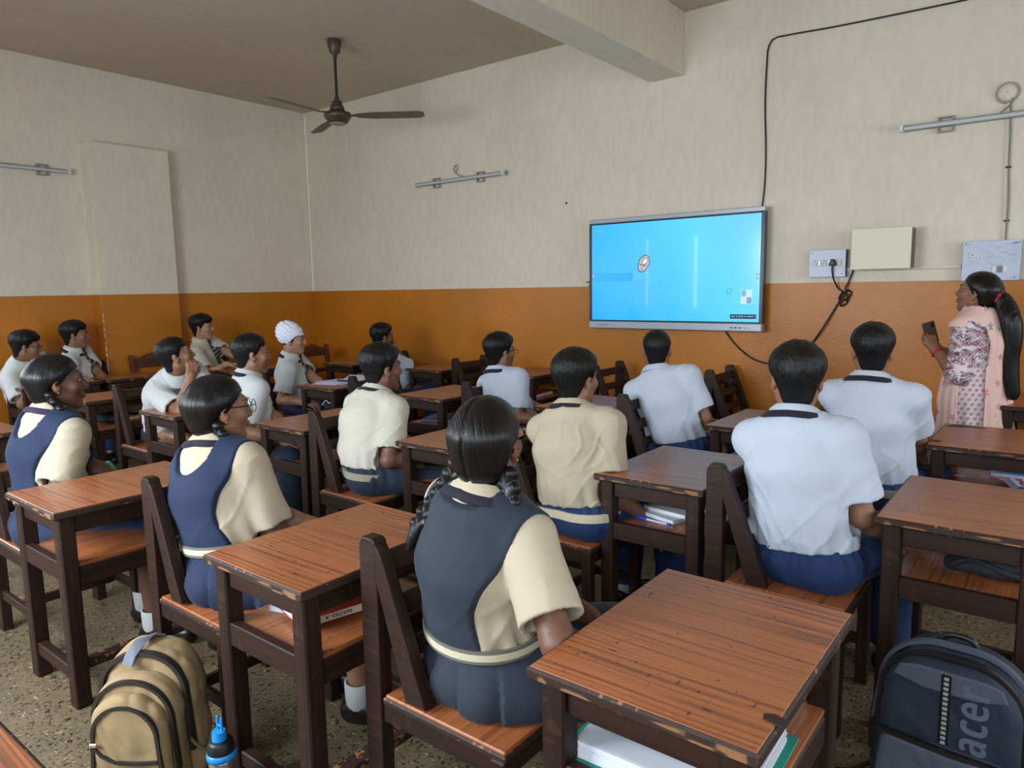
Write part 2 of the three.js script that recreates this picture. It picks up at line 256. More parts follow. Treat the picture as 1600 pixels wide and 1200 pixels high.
desk('R1c', 'student desk with an empty shelf behind the beige backpack, between two girls in blue pinafores', -3.21, -0.90);
desk('R1d', 'student desk cut off by the left picture edge behind the girl with purple neckband', -5.1, -0.82);
desk('R0', 'corner of a student desk poking in at the bottom left of the photo', -1.72, 0.262);
desk('R2a', 'student desk with crumpled dark cloth bag on its shelf, above the dark backpack', -0.47, -2.48);
desk('R2b', 'student desk with stacked notebooks and blue pen on its shelf', -1.50, -2.43);
desk('R2c', 'student desk hidden behind the braids of the foreground girl', -2.65, -2.41);
desk('R2d', 'student desk with an empty shelf in front of the boy with short-cropped fade hair', -3.71, -2.29);
desk('R2e', 'student desk on which the boy with fist at his mouth leans', -4.77, -2.12);
desk('R2f', 'student desk with crumpled things on its shelf, left of the boy with fist at mouth', -5.93, -2.07);
desk('R2g', 'student desk by the left wall on which the boy with spectacles rests his arms', -7.18, -2.08);
desk('R3a', 'student desk with chipped laminate corner right before the woman in pink', -0.51, -3.74);
desk('R3b', 'student desk with bluish shine behind the left shoulder of the boy in brightest shirt', -1.54, -3.63);
desk('R3c', 'student desk peeking out right of the face of the boy in cream shirt', -2.69, -3.63);
desk('R3d', 'student desk with a slate blue folder on its shelf', -3.84, -3.51);
desk('R3e', 'student desk with lilac papers on top beside the turbaned boy', -4.92, -3.44);
desk('R3f', 'student desk tucked against the carved chair at left wall', -7.03, -3.17);
desk('R2h', 'short student desk of the boy sitting before the left wall pilaster', -7.17, -2.74, 0, deskShort);
desk('D', 'student desk under the folded arm of the wavy-haired boy by the left wall', -6.74, -3.7);
desk('R4a', 'wider desk behind the woman in pink at the right edge', -0.32, -4.88, 0, deskTall);
desk('R4b', 'student desk half hidden behind the right shoulder of the boy below the screen', -2.62, -4.82);
desk('R4c', 'student desk with a red book on its shelf against the orange wall', -4.06, -4.86);
desk('R4d', 'student desk with black bag on its shelf against the orange wall', -5.07, -4.78);
desk('R4e', 'student desk near the room corner beside the carved chair', -6.21, -4.69);
chair('wooden chair under the boy in the brightest shirt, right of centre', -0.97, -2.6);
chair('wooden chair of the boy in white shirt nearest to the woman in pink', -0.99, -3.68);
chair('wooden chair of the boy in cream shirt with striped belt', -1.93, -2.6);
chair('wooden chair of the boy sitting right below the screen', -2.07, -3.88);
chair('wooden chair of the foreground girl with two long braids', -1.40, -1.38);
chair('wooden chair of the girl with round glasses', -2.50, -1.33);
chair('wooden chair of the girl with purple neckband at far left', -3.74, -1.2);
chair('wooden chair of the boy in off-white shirt with grey belt, left of the braided girl', -3.15, -2.5);
chair('wooden chair of the boy with short-cropped fade hair', -4.22, -2.48);
chair('wooden chair of the boy with fist at mouth', -5.3, -2.42);
chair('wooden chair of the turbaned boy', -5.52, -3.72);
chair('empty wooden chair beside the lilac papers', -4.21, -3.63);
chair('wooden chair of the boy with dark quiff seen over the braided girl', -3.23, -3.8);
chair('wooden chair of the boy covering his mouth by the front wall', -5.5, -4.98);
chair('empty wooden chair by the orange wall, left of the boy with dark quiff', -4.46, -5.03);
chair('empty wooden chair by the orange wall, left shoulder side of the boy below screen', -3.04, -5.15);
chair('empty wooden chair showing its side profile below the right part of the screen', -2.13, -5.29);
chair('wooden chair of the boy against the left wall pilaster', -7.46, -2.80);
chair('wooden chair of the boy with spectacles at far left', -7.44, -2.42);
chair('wooden chair of the boy with dark striped tie by the left wall', -7.22, -3.95);
ornate('carved reddish chair with wavy top rail against the left wall', -7.30, -3.44);
ornate('carved reddish chair with wavy top rail in the room corner behind the turbaned boy', -6.68, -4.92);
// ---------------------------------------------------------------- distance fields and their mesher (surface nets)
const add = (a, b, s = 1) => [a[0] + b[0] * s, a[1] + b[1] * s, a[2] + b[2] * s], sub = (a, b) => add(a, b, -1), mul = (a, s) => [a[0] * s, a[1] * s, a[2] * s];
const dot = (a, b) => a[0] * b[0] + a[1] * b[1] + a[2] * b[2], len = (a) => Math.hypot(a[0], a[1], a[2]), unit = (a) => mul(a, 1 / (len(a) || 1)), mix = (a, b, t) => add(mul(a, 1 - t), b, t);
const cross = (a, b) => [a[1] * b[2] - a[2] * b[1], a[2] * b[0] - a[0] * b[2], a[0] * b[1] - a[1] * b[0]];
const comb = (o, x, y, z, F) => [o[0] + x * F.r[0] + y * F.u[0] + z * F.f[0], o[1] + x * F.r[1] + y * F.u[1] + z * F.f[1], o[2] + x * F.r[2] + y * F.u[2] + z * F.f[2]];
function capP(a, b, ra, rb, k = 0.02) {
  const d = sub(b, a), L2 = dot(d, d) || 1e-9, c = mix(a, b, 0.5);
  return { k, c, R: Math.sqrt(L2) / 2 + Math.max(ra, rb), f: (x, y, z) => { const px = x - a[0], py = y - a[1], pz = z - a[2]; let t = (px * d[0] + py * d[1] + pz * d[2]) / L2; t = t < 0 ? 0 : t > 1 ? 1 : t;
    const qx = px - d[0] * t, qy = py - d[1] * t, qz = pz - d[2] * t; return Math.sqrt(qx * qx + qy * qy + qz * qz) - ra - (rb - ra) * t; } };
}
function ellP(c, r, F, k = 0.02) {
  const R = Math.max(...r); return { k, c, R, f: (x, y, z) => { const px = x - c[0], py = y - c[1], pz = z - c[2];
    const a = (px * F.r[0] + py * F.r[1] + pz * F.r[2]) / r[0], b = (px * F.u[0] + py * F.u[1] + pz * F.u[2]) / r[1], e = (px * F.f[0] + py * F.f[1] + pz * F.f[2]) / r[2];
    const k0 = Math.sqrt(a * a + b * b + e * e), k1 = Math.sqrt(a * a / (r[0] * r[0]) + b * b / (r[1] * r[1]) + e * e / (r[2] * r[2])); return k1 < 1e-6 ? -Math.min(...r) : k0 * (k0 - 1) / k1; } };
}
function ecapP(a, b, right, a0, b0, a1, b1, k = 0.03) {   // tapered tube of elliptic section, a wide and b deep
  const ax = sub(b, a), L = len(ax), u = unit(ax), Rt = unit(sub(right, mul(u, dot(right, u)))), Fw = cross(u, Rt), c = mix(a, b, 0.5);
  return { k, c, R: L / 2 + Math.max(a0, a1), f: (x, y, z) => { const px = x - a[0], py = y - a[1], pz = z - a[2]; const t = px * u[0] + py * u[1] + pz * u[2], tc = t < 0 ? 0 : t > L ? L : t, s = tc / L, A = a0 + (a1 - a0) * s, B = b0 + (b1 - b0) * s, C = A < B ? A : B;
    const lx = (px * Rt[0] + py * Rt[1] + pz * Rt[2]) / A, lz = (px * Fw[0] + py * Fw[1] + pz * Fw[2]) / B, ly = (t - tc) / C;
    const k0 = Math.sqrt(lx * lx + lz * lz + ly * ly), k1 = Math.sqrt(lx * lx / (A * A) + lz * lz / (B * B) + ly * ly / (C * C)); return k1 < 1e-6 ? -C : k0 * (k0 - 1) / k1; } };
}
function blend(prims) {
  return (x, y, z) => { let d = 1e3; for (let i = 0; i < prims.length; i++) { const p = prims[i], dx = x - p.c[0], dy = y - p.c[1], dz = z - p.c[2], lim = p.R + (d < 1 ? d : 1e3) + p.k; if (d < 1 && lim > 0 && dx * dx + dy * dy + dz * dz > lim * lim) continue;
    const e = p.f(x, y, z), k = p.k, h = k - Math.abs(d - e); d = h > 0 ? Math.min(d, e) - h * h / (4 * k) : Math.min(d, e); } return d; };
}
const boundsOf = (prims, pad) => { const lo = [1e9, 1e9, 1e9], hi = [-1e9, -1e9, -1e9]; for (const p of prims) for (let i = 0; i < 3; i++) { lo[i] = Math.min(lo[i], p.c[i] - p.R - pad); hi[i] = Math.max(hi[i], p.c[i] + p.R + pad); } return [lo, hi]; };
function meshField(f, [lo, hi], cell, opt = {}) {
  const n = [0, 1, 2].map((i) => Math.max(6, Math.ceil((hi[i] - lo[i]) / cell / 4) * 4 + 1)), [nx, ny, nz] = n, g = new Float32Array(nx * ny * nz), B = 4, lim = cell * 5.2 + (opt.slack || 0);
  const done = new Uint8Array(nx * ny * nz);
  for (let k = 0; k < nz - 1; k += B) for (let j = 0; j < ny - 1; j += B) for (let i = 0; i < nx - 1; i += B) {
    const cx = lo[0] + (i + 2) * cell, cy = lo[1] + (j + 2) * cell, cz = lo[2] + (k + 2) * cell, d = f(cx, cy, cz), far = Math.abs(d) > lim;
    for (let c = 0; c <= B; c++) for (let b = 0; b <= B; b++) for (let a = 0; a <= B; a++) { const q = i + a + nx * (j + b + ny * (k + c));
      if (far) { if (!done[q]) g[q] = d; } else if (!done[q]) { done[q] = 1; g[q] = f(lo[0] + (i + a) * cell, lo[1] + (j + b) * cell, lo[2] + (k + c) * cell); } }
  }
  const idx = new Int32Array(nx * ny * nz).fill(-1), P = [], I = [], st = [1, nx, nx * ny], off = [0, 1, nx, nx + 1, nx * ny, nx * ny + 1, nx * ny + nx, nx * ny + nx + 1];
  const E = [[0, 1], [2, 3], [4, 5], [6, 7], [0, 2], [1, 3], [4, 6], [5, 7], [0, 4], [1, 5], [2, 6], [3, 7]];
  for (let k = 0; k < nz - 1; k++) for (let j = 0; j < ny - 1; j++) for (let i = 0; i < nx - 1; i++) {
    const q = i + nx * (j + ny * k); let m = 0; for (let c = 0; c < 8; c++) if (g[q + off[c]] < 0) m |= 1 << c; if (m === 0 || m === 255) continue;
    let sx = 0, sy = 0, sz = 0, cn = 0;
    for (const [a, b] of E) { if (((m >> a) & 1) === ((m >> b) & 1)) continue; const va = g[q + off[a]], vb = g[q + off[b]], t = va / (va - vb);
      sx += (a & 1) + t * ((b & 1) - (a & 1)); sy += ((a >> 1) & 1) + t * (((b >> 1) & 1) - ((a >> 1) & 1)); sz += ((a >> 2) & 1) + t * (((b >> 2) & 1) - ((a >> 2) & 1)); cn++; }
    idx[q] = P.length / 3; P.push(lo[0] + (i + sx / cn) * cell, lo[1] + (j + sy / cn) * cell, lo[2] + (k + sz / cn) * cell);
  }
  for (let k = 1; k < nz - 1; k++) for (let j = 1; j < ny - 1; j++) for (let i = 1; i < nx - 1; i++) {
    const q = i + nx * (j + ny * k), s = g[q] < 0;
    for (let ax = 0; ax < 3; ax++) { if (s === (g[q + st[ax]] < 0)) continue; const u = st[(ax + 1) % 3], v = st[(ax + 2) % 3], a = idx[q - u - v], b = idx[q - v], c = idx[q], d = idx[q - u]; if (a < 0 || b < 0 || c < 0 || d < 0) continue;
      if (s) I.push(a, b, c, a, c, d); else I.push(a, c, b, a, d, c); }
  }
  const geo = new THREE.BufferGeometry(); geo.setAttribute('position', new THREE.Float32BufferAttribute(P, 3)); geo.setIndex(I); geo.computeVertexNormals();
  const nv = P.length / 3;
  if (opt.color) { const C = new Float32Array(nv * 3); for (let i = 0; i < nv; i++) { const c = opt.color(P[3 * i], P[3 * i + 1], P[3 * i + 2]); C[3 * i] = c[0]; C[3 * i + 1] = c[1]; C[3 * i + 2] = c[2]; } geo.setAttribute('color', new THREE.Float32BufferAttribute(C, 3)); }
  if (opt.uv) { const U = new Float32Array(nv * 2); for (let i = 0; i < nv; i++) { const c = opt.uv(P[3 * i], P[3 * i + 1], P[3 * i + 2]); U[2 * i] = c[0]; U[2 * i + 1] = c[1]; } geo.setAttribute('uv', new THREE.Float32BufferAttribute(U, 2)); }
  return geo;
}
function sweepLoop(rings, closed = false) {   // rings: lists of points (closed outlines); caps at both ends
  const P = [], I = [], m = rings[0].length; for (const r of rings) for (const p of r) P.push(...p);
  const nR = rings.length; for (let i = 0; i < (closed ? nR : nR - 1); i++) for (let j = 0; j < m; j++) { const a = i * m + j, b = i * m + (j + 1) % m, c = ((i + 1) % nR) * m + (j + 1) % m, d = ((i + 1) % nR) * m + j; I.push(a, b, c, a, c, d); }
  if (!closed) for (let j = 1; j < m - 1; j++) { I.push(0, j + 1, j); const o = (nR - 1) * m; I.push(o, o + j, o + j + 1); }
  const g = new THREE.BufferGeometry(); g.setAttribute('position', new THREE.Float32BufferAttribute(P, 3)); g.setIndex(I);
  const v = (i) => V(P[3 * i], P[3 * i + 1], P[3 * i + 2]);
  let vol = 0; for (let i = 0; i < I.length; i += 3) vol += v(I[i]).dot(v(I[i + 1]).cross(v(I[i + 2]))); if (vol < 0) for (let i = 0; i < I.length; i += 3) { const t = I[i]; I[i] = I[i + 1]; I[i + 1] = t; }
  g.setIndex(I); return toCreasedNormals(g, 0.9);
}
const join = (...gs) => { gs = gs.flat(); return mergeGeometries(gs.map((g) => { const o = g.index ? g.toNonIndexed() : g; const r = new THREE.BufferGeometry(); for (const k of ['position', 'normal', 'color']) if (o.attributes[k]) r.setAttribute(k, o.attributes[k]); return r; })); };
const hs = (phi) => [Math.sin(phi * D2R), 0, -Math.cos(phi * D2R)], hr = (phi) => [Math.cos(phi * D2R), 0, Math.sin(phi * D2R)];
function frameOf(yaw, pitch = 0, roll = 0) { const f0 = hs(yaw), r0 = hr(yaw), p = pitch * D2R, q = roll * D2R, f = add(mul(f0, Math.cos(p)), [0, Math.sin(p), 0]), u0 = cross(r0, f); return { f, r: add(mul(r0, Math.cos(q)), u0, -Math.sin(q)), u: add(mul(u0, Math.cos(q)), r0, Math.sin(q)) }; }
function elbowOf(S, W, L1, L2, hint) { const d = sub(W, S); let D = Math.min(len(d), (L1 + L2) * 0.995); const u = unit(d), a = (L1 * L1 - L2 * L2 + D * D) / (2 * D), h = Math.sqrt(Math.max(0, L1 * L1 - a * a)), n = unit(sub(hint, mul(u, dot(hint, u)))); return [add(add(S, u, a), n, h), add(S, u, D)]; }
// ---------------------------------------------------------------- people
const SK = { light: [0.36, 0.19, 0.115], mid: [0.25, 0.12, 0.068], dark: [0.15, 0.066, 0.037], deep: [0.105, 0.046, 0.028] };
const skinMat = phys({ vertexColors: true, roughness: 0.52, sheen: 0.15, sheenRoughness: 0.5, sheenColor: new THREE.Color(0.5, 0.3, 0.2) });
const hairMat = phys({ map: hairTex, bumpMap: hairBump, bumpScale: 0.0016, roughness: 0.5, specularIntensity: 0.6 });
const hairSleek = phys({ vertexColors: true, map: hairTex, bumpMap: hairBump, bumpScale: 0.001, roughness: 0.36, specularIntensity: 0.7 });
const cloth = (c, r = 0.85) => phys({ color: c, roughness: r, sheen: 0.25, sheenRoughness: 0.6, sheenColor: new THREE.Color(0.6, 0.6, 0.6) });
const C = { shirtCool: cloth(0xbac3d2), shirtWhite: cloth(0xbfc3c4), shirtOff: cloth(0xbbb6a8), shirtCream: cloth(0xb5a890), trousers: cloth(0x19325e), trousersDark: cloth(0x1a2536), pinafore: cloth(0x152542), pinaforeGrey: cloth(0x262e3b), tie: cloth(0x221f2e), tiePurple: cloth(0x35224a), belt: cloth(0x8d8878), beltCream: cloth(0xc9c0a4), beltDark: cloth(0x6a675e),
  shoe: std({ color: 0x0d0c0c, roughness: 0.3 }), sock: cloth(0xa9a9a8), eye: std({ vertexColors: true, roughness: 0.4 }), gold: std({ color: 0xc9a24a, roughness: 0.25, metalness: 1 }), frame: std({ color: 0x1c1a1a, roughness: 0.35, metalness: 0.4 }), turban: cloth(0xdfe3f2) };
const stripeTie = phys({ map: tex(128, 256, (u, v) => { const s = (u * 0.9 + v * 5) % 1; return s < 0.22 ? [150, 145, 130] : s < 0.34 ? [60, 58, 60] : [34, 31, 40]; }), roughness: 0.6 });
const AX = { r: [1, 0, 0], u: [0, 1, 0], f: [0, 0, 1] };

function handPrims(W, f, n, s, curl, k, spread = 1) {   // wrist, finger direction, palm facing, thumb side
  const at = (a, b, c) => add(add(add(W, f, a * k), s, b * k), n, c * k), P = [];
  const F = [[0.030, 0.090, [0.042, 0.026, 0.021], 0.0082], [0.0102, 0.094, [0.047, 0.030, 0.022], 0.0086], [-0.0102, 0.090, [0.043, 0.028, 0.021], 0.0082], [-0.029, 0.082, [0.034, 0.021, 0.018], 0.0072]];
  P.push(capP(at(-0.02, 0, 0), at(0.02, 0, 0), 0.026 * k, 0.026 * k, 0.02 * k));
  F.forEach(([o, b, L, r], i) => {
    P.push(capP(at(0.012, o * 0.62, 0), at(b, o, 0.002), 0.0135 * k, 0.0115 * k, 0.011 * k));
    let p = at(b, o, 0.002), a = 0; const cu = Array.isArray(curl) ? curl[i] : curl;
    L.forEach((l, j) => { a += cu * [0.75, 1.0, 0.7][j] * D2R; const d = add(add(mul(f, Math.cos(a)), n, Math.sin(a)), s, o * 2.2 * spread * Math.cos(a)); const q = add(p, unit(d), l * k); P.push(capP(p, q, (r - 0.0006 * j) * k, (r - 0.0008 * (j + 1)) * k, j ? 0.004 * k : 0.006 * k)); p = q; });
  });
  const t0 = at(0.022, 0.022, 0.004), t1 = at(0.055, 0.046, 0.016), t2 = at(0.082, 0.048, 0.030), t3 = at(0.102, 0.040, 0.038);
  P.push(capP(t0, t1, 0.015 * k, 0.0115 * k, 0.012 * k), capP(t1, t2, 0.0105 * k, 0.0095 * k, 0.005 * k), capP(t2, t3, 0.0092 * k, 0.0078 * k, 0.004 * k));
  return P;
}
function person(o) {
  const s = o.s || 1, lod = o.lod ?? 1, cell = [0.0068, 0.0095, 0.013][lod], hcell = [0.0034, 0.0042, 0.0062][lod], base = [o.hip[0], 0, o.hip[1]];
  const G = thing('person', o.label, 'person', base); const loc = (p) => sub(p, base);
  const standing = o.standing, seatY = o.seatY ?? 0.45, hy = standing ? 0.86 * s : seatY + 0.095 * s, Hp = [0, hy, 0], Hd = loc(o.head);
  const hf = frameOf(o.hy, o.hp || 0, o.hr || 0), tr0 = hr(o.ty), pyaw = o.py ?? lerp(o.ty, o.ly ?? 90, 0.55), pr = hr(pyaw), lf = hs(o.ly ?? 90), lr = hr(o.ly ?? 90), fem = o.fem;
  const Bs = add(add(Hd, hf.u, -0.065 * s), hf.f, -0.022 * s), T0 = unit(sub(Bs, Hp));
  const tf0 = unit(cross(T0, tr0)); const N = add(add(Bs, unit(add(mul(T0, 0.55), hf.u, 0.45)), -0.062 * s), tf0, -0.014 * s);
  const Tu = unit(sub(N, Hp)), R = unit(sub(tr0, mul(Tu, dot(tr0, Tu)))), Fw = cross(Tu, R), TF = { r: R, u: Tu, f: Fw }, TL = len(sub(N, Hp)), sl = (o.slouch ?? 0.03);
  const P0 = Hp, P1 = add(add(Hp, Tu, TL * 0.3), Fw, -sl * 0.7), P2 = add(add(Hp, Tu, TL * 0.62), Fw, -sl), P3 = add(add(Hp, Tu, TL * 0.88), Fw, -sl * 0.5);
  const rP = (t) => unit(add(mul(pr, 1 - t), R, t)); const shW = (o.shW ?? (fem ? 0.142 : 0.163)) * s, up = o.shrug || 0;
  const SL = add(add(add(N, R, -shW), Tu, -0.078 * s + up), Fw, o.shF ?? 0.0), SR = add(add(add(N, R, shW), Tu, -0.078 * s + up), Fw, o.shF ?? 0.0);
  // arms
  const lap = (sd) => add(add(add(Hp, lf, 0.32 * s), lr, 0.06 * sd), [0, 0.085, 0]);
  const arms = [[-1, SL, o.armL], [1, SR, o.armR]].map(([sd, S, a]) => { const W = a && a.w ? loc(a.w) : lap(sd), hint = a && a.e ? a.e : add(add(mul(R, sd * 0.22), [0, -1, 0]), Fw, -0.2); const [E, W2] = elbowOf(S, W, 0.262 * s, 0.232 * s, hint); return { sd, S, E, W: W2, a: a || {} }; });
  const HJ = [-1, 1].map((sd) => add(add(Hp, pr, sd * 0.088 * s), [0, -0.012, 0])); let knees, ankles;
  if (standing) { knees = HJ.map((h) => add(h, [0, -0.40 * s, 0])); ankles = HJ.map((h, i) => add([h[0], 0.085, h[2]], lf, 0)); }
  else { knees = HJ.map((h, i) => add(add(h, lf, 0.40 * s), lr, (i ? 1 : -1) * (o.splay ?? 0.02))); knees.forEach((q) => { q[1] = seatY + 0.065; }); ankles = knees.map((q, i) => { const a = add(q, lf, o.foot ? o.foot[i] : (i ? 0.02 : -0.06)); a[1] = 0.09; return a; }); }
  const I = (v) => v;
  const torsoP = (g, w = 0) => [ecapP(add(P0, Tu, -0.02), P1, rP(0.3), 0.158 * s + g + (fem ? -0.004 : 0), 0.112 * s + g, (fem ? 0.122 : 0.138) * s + g + w, 0.098 * s + g + w, 0.05), ecapP(P1, P2, rP(0.8), (fem ? 0.122 : 0.138) * s + g + w, 0.098 * s + g + w, (fem ? 0.138 : 0.155) * s + g, 0.106 * s + g, 0.05), ecapP(P2, P3, R, (fem ? 0.138 : 0.155) * s + g, 0.106 * s + g, (fem ? 0.12 : 0.135) * s + g, 0.078 * s + g, 0.05),
    ...[SL, SR].map((S) => capP(add(N, Tu, -0.034 * s), S, 0.044 * s + g * 0.8, 0.048 * s + g, 0.045)), ...(fem ? [-1, 1].map((q) => ellP(add(add(P2, R, q * 0.058 * s), Fw, 0.085 * s), [0.058 * s + g * 0.7, 0.058 * s + g * 0.7, 0.045 * s + g * 0.7], TF, 0.03)) : [])];
  const armP = (a) => [capP(a.S, a.E, 0.051 * s, 0.039 * s, 0.03), capP(a.E, mix(a.E, a.W, 0.35), 0.039 * s, 0.041 * s, 0.02), capP(mix(a.E, a.W, 0.35), a.W, 0.041 * s, 0.026 * s, 0.02)];
  const legP = (i, g) => [ecapP(HJ[i], knees[i], lr, 0.086 * s + g, 0.082 * s + g, 0.058 * s + g, 0.06 * s + g, 0.04), capP(knees[i], ankles[i], 0.056 * s + g, 0.042 * s + g, 0.03)];
  const hc = (x, y, z) => comb(Hd, x * s, y * s, z * s, hf);
  const neckP = [capP(add(Bs, hf.u, 0.012), add(N, Tu, -0.02), (fem ? 0.047 : 0.056) * s, (fem ? 0.052 : 0.062) * s, 0.03)];
  // head: skull, jaw, features
  const E3 = (c, r, k) => ellP(hc(...c), r.map((q) => q * s), hf, k), K3 = (a, b, ra, rb, k) => capP(hc(...a), hc(...b), ra * s, rb * s, k);
  const w = o.faceW ?? 1;
  const skullP = [E3([0, 0.03, -0.016], [0.074, 0.086, 0.094], 0.03)];
  const headP = [...skullP, E3([0, -0.028, 0.028], [0.060 * w, 0.083, 0.066], 0.03), E3([0, -0.097, 0.067], [0.021, 0.017, 0.018], 0.022), K3([0.053 * w, -0.055, -0.002], [0.014, -0.098, 0.062], 0.017, 0.015, 0.025), K3([-0.053 * w, -0.055, -0.002], [-0.014, -0.098, 0.062], 0.017, 0.015, 0.025),
    K3([-0.034, 0.031, 0.078], [0.034, 0.031, 0.078], 0.013, 0.013, 0.02), E3([0.042 * w, -0.018, 0.060], [0.024, 0.024, 0.022], 0.02), E3([-0.042 * w, -0.018, 0.060], [0.024, 0.024, 0.022], 0.02)];
  const featP = [K3([0, 0.018, 0.089], [0, -0.022, 0.1055], 0.0075, 0.0118, 0.014), E3([0.012, -0.028, 0.098], [0.009, 0.008, 0.011], 0.008), E3([-0.012, -0.028, 0.098], [0.009, 0.008, 0.011], 0.008),
    E3([0, -0.0545, 0.0925], [0.023, 0.006, 0.0095], 0.006), E3([0, -0.0665, 0.090], [0.019, 0.0068, 0.0095], 0.006)];
  const earP = []; for (const q of [-1, 1]) { const eF = { r: unit(add(hf.r, hf.f, -q * 0.45)), u: unit(add(hf.u, hf.f, -0.22)), f: [0, 0, 0] }; eF.f = cross(eF.u, eF.r); earP.push(ellP(hc(q * 0.0775 * (0.5 + w / 2), -0.004, -0.012), [0.0085 * s, 0.031 * s, 0.018 * s], eF, 0.010), ellP(hc(q * 0.0715, -0.034, -0.004), [0.008 * s, 0.010 * s, 0.008 * s], eF, 0.008)); }
  const headU = blend([...headP, ...neckP]), featU = blend([...featP]), earU = blend(earP);
  const sock = [-1, 1].map((q) => hc(q * 0.031, 0.011, 0.0985)), conch = [-1, 1].map((q) => hc(q * 0.088, 0.0, -0.002)), openMouth = o.mouth || 0;
  const headField = (x, y, z) => { let d = headU(x, y, z); for (const c of sock) { const e = 0.0135 * s - Math.hypot(x - c[0], y - c[1], z - c[2]); const h = 0.012 - Math.abs(d - e); d = Math.max(d, e) + (h > 0 ? h * h / 0.048 : 0); }
    let e = featU(x, y, z), h = 0.01 - Math.abs(d - e); d = Math.min(d, e) - (h > 0 ? h * h / 0.04 : 0);
    e = earU(x, y, z); for (const c of conch) { const q = 0.011 * s - Math.hypot(x - c[0], y - c[1], z - c[2]); e = Math.max(e, q); } h = 0.006 - Math.abs(d - e); return Math.min(d, e) - (h > 0 ? h * h / 0.024 : 0); };
  const sk = SK[o.skin || 'mid']; const toH = (x, y, z) => { const p = [x - Hd[0], y - Hd[1], z - Hd[2]]; return [dot(p, hf.r) / s, dot(p, hf.u) / s, dot(p, hf.f) / s]; };
  const skinCol = (x, y, z) => { const [a, b, c] = toH(x, y, z); let k = 0.93 + 0.14 * noise(x * 60, y * 60, z * 60), col = [sk[0] * k, sk[1] * k, sk[2] * k];
    if (c > 0.03 && Math.abs(b) < 0.12) { const lip = (1 - sst(0.8, 1.15, Math.hypot(a / 0.024, (b + 0.060) / 0.0115))) * sst(0.075, 0.085, c); col = [lerp(col[0], sk[0] * 0.85 + 0.02, lip), lerp(col[1], sk[1] * 0.55, lip), lerp(col[2], sk[2] * 0.6, lip)];
      const bx = Math.abs(a) - 0.033, by = b - 0.036 + 0.25 * bx * bx / 0.02 * 1.0, br = (1 - sst(0.8, 1.1, Math.hypot(bx / 0.021, by / 0.0045))) * sst(0.06, 0.07, c), lid = (1 - sst(0.85, 1.15, Math.hypot((Math.abs(a) - 0.031) / 0.0165, (b - 0.013) / 0.0085))) * 0.75 * sst(0.06, 0.07, c); const dk = Math.max(br, lid); col = col.map((q) => lerp(q, 0.012, dk));
      const st = o.stubble ? (1 - sst(0.7, 1.2, Math.hypot(a / 0.03, (b + 0.044) / 0.006))) * 0.55 * sst(0.07, 0.085, c) : 0; col = col.map((q) => lerp(q, 0.02, st)); }
    return col; };
  const bodyP = [...torsoP(-0.012), ...neckP, ...arms.flatMap(armP), ...legP(0, -0.006), ...legP(1, -0.006), ...(o.noFeet ? [] : ankles.map((a) => capP(a, add(add(a, lf, 0.11 * s), [0, -0.045, 0]), 0.034 * s, 0.024 * s, 0.03)))];
  const gs = [meshField(blend(bodyP), boundsOf(bodyP, 0.03), cell * 1.35, { color: skinCol })];
  { const hb = boundsOf([...headP, ...neckP, ...earP], 0.02); const cut = add(N, Tu, 0.0); const f2 = (x, y, z) => Math.max(headField(x, y, z), -((x - cut[0]) * Tu[0] + (y - cut[1]) * Tu[1] + (z - cut[2]) * Tu[2]) - 0.02); gs.push(meshField(f2, hb, hcell, { color: skinCol })); }
  for (const a of arms) { const f = unit(a.a.f ? a.a.f : sub(a.W, a.E)); let n = a.a.n || add(mul(R, -a.sd * 0.4), [0, -0.9, 0]); n = unit(sub(n, mul(f, dot(n, f)))); const sd = a.a.t ? unit(sub(a.a.t, mul(f, dot(a.a.t, f)))) : mul(cross(f, n), -a.sd); const hp = handPrims(a.W, f, n, sd, a.a.curl ?? 28, s * (fem ? 0.93 : 1)); hp.push(capP(mix(a.E, a.W, 0.8), a.W, 0.029 * s, 0.026 * s, 0.02)); gs.push(meshField(blend(hp), boundsOf(hp, 0.012), a.a.fine ? 0.003 : lod === 2 ? 0.0055 : 0.0042, { color: skinCol })); a.f = f; a.n = n; }
  part('body', join(gs), skinMat, G);
  // eyes
  { const es = []; for (const q of [-1, 1]) { const g = new THREE.SphereGeometry(0.0122 * s, 16, 12), c = hc(q * 0.031, 0.012, 0.0765), p = g.attributes.position, col = []; g.translate(...c); for (let i = 0; i < p.count; i++) { const d = unit(sub([p.getX(i), p.getY(i), p.getZ(i)], c)), t = dot(d, hf.f); col.push(...(t > 0.9 ? [0.006, 0.005, 0.004] : t > 0.74 ? [0.03, 0.016, 0.01] : [0.22, 0.2, 0.18])); } g.setAttribute('color', new THREE.Float32BufferAttribute(col, 3)); es.push(g); } for (const e of es) part('eye', e, C.eye, G); }
  // hair
  const hairLine = (c) => { const pts = o.hair === 'girl' ? [[-0.11, -0.1], [-0.05, -0.085], [-0.025, -0.02], [0.0, -0.005], [0.03, 0.03], [0.06, 0.058], [0.1, 0.072]] : [[-0.12, -0.1], [-0.085, -0.104], [-0.055, -0.09], [-0.024, -0.012], [-0.004, 0.0], [0.004, -0.014], [0.018, -0.012], [0.026, 0.022], [0.05, 0.055], [0.1, 0.066]];
    for (let i = 1; i < pts.length; i++) if (c < pts[i][0]) { const t = (c - pts[i - 1][0]) / (pts[i][0] - pts[i - 1][0]); return lerp(pts[i - 1][1], pts[i][1], clamp(t, 0, 1)); } return pts[pts.length - 1][1]; };
  const hairUV = (x, y, z) => { const [a, b, c] = toH(x, y, z); return [(a + 0.75 * c) * 5.5, (b + 0.4 * c) * 2]; };
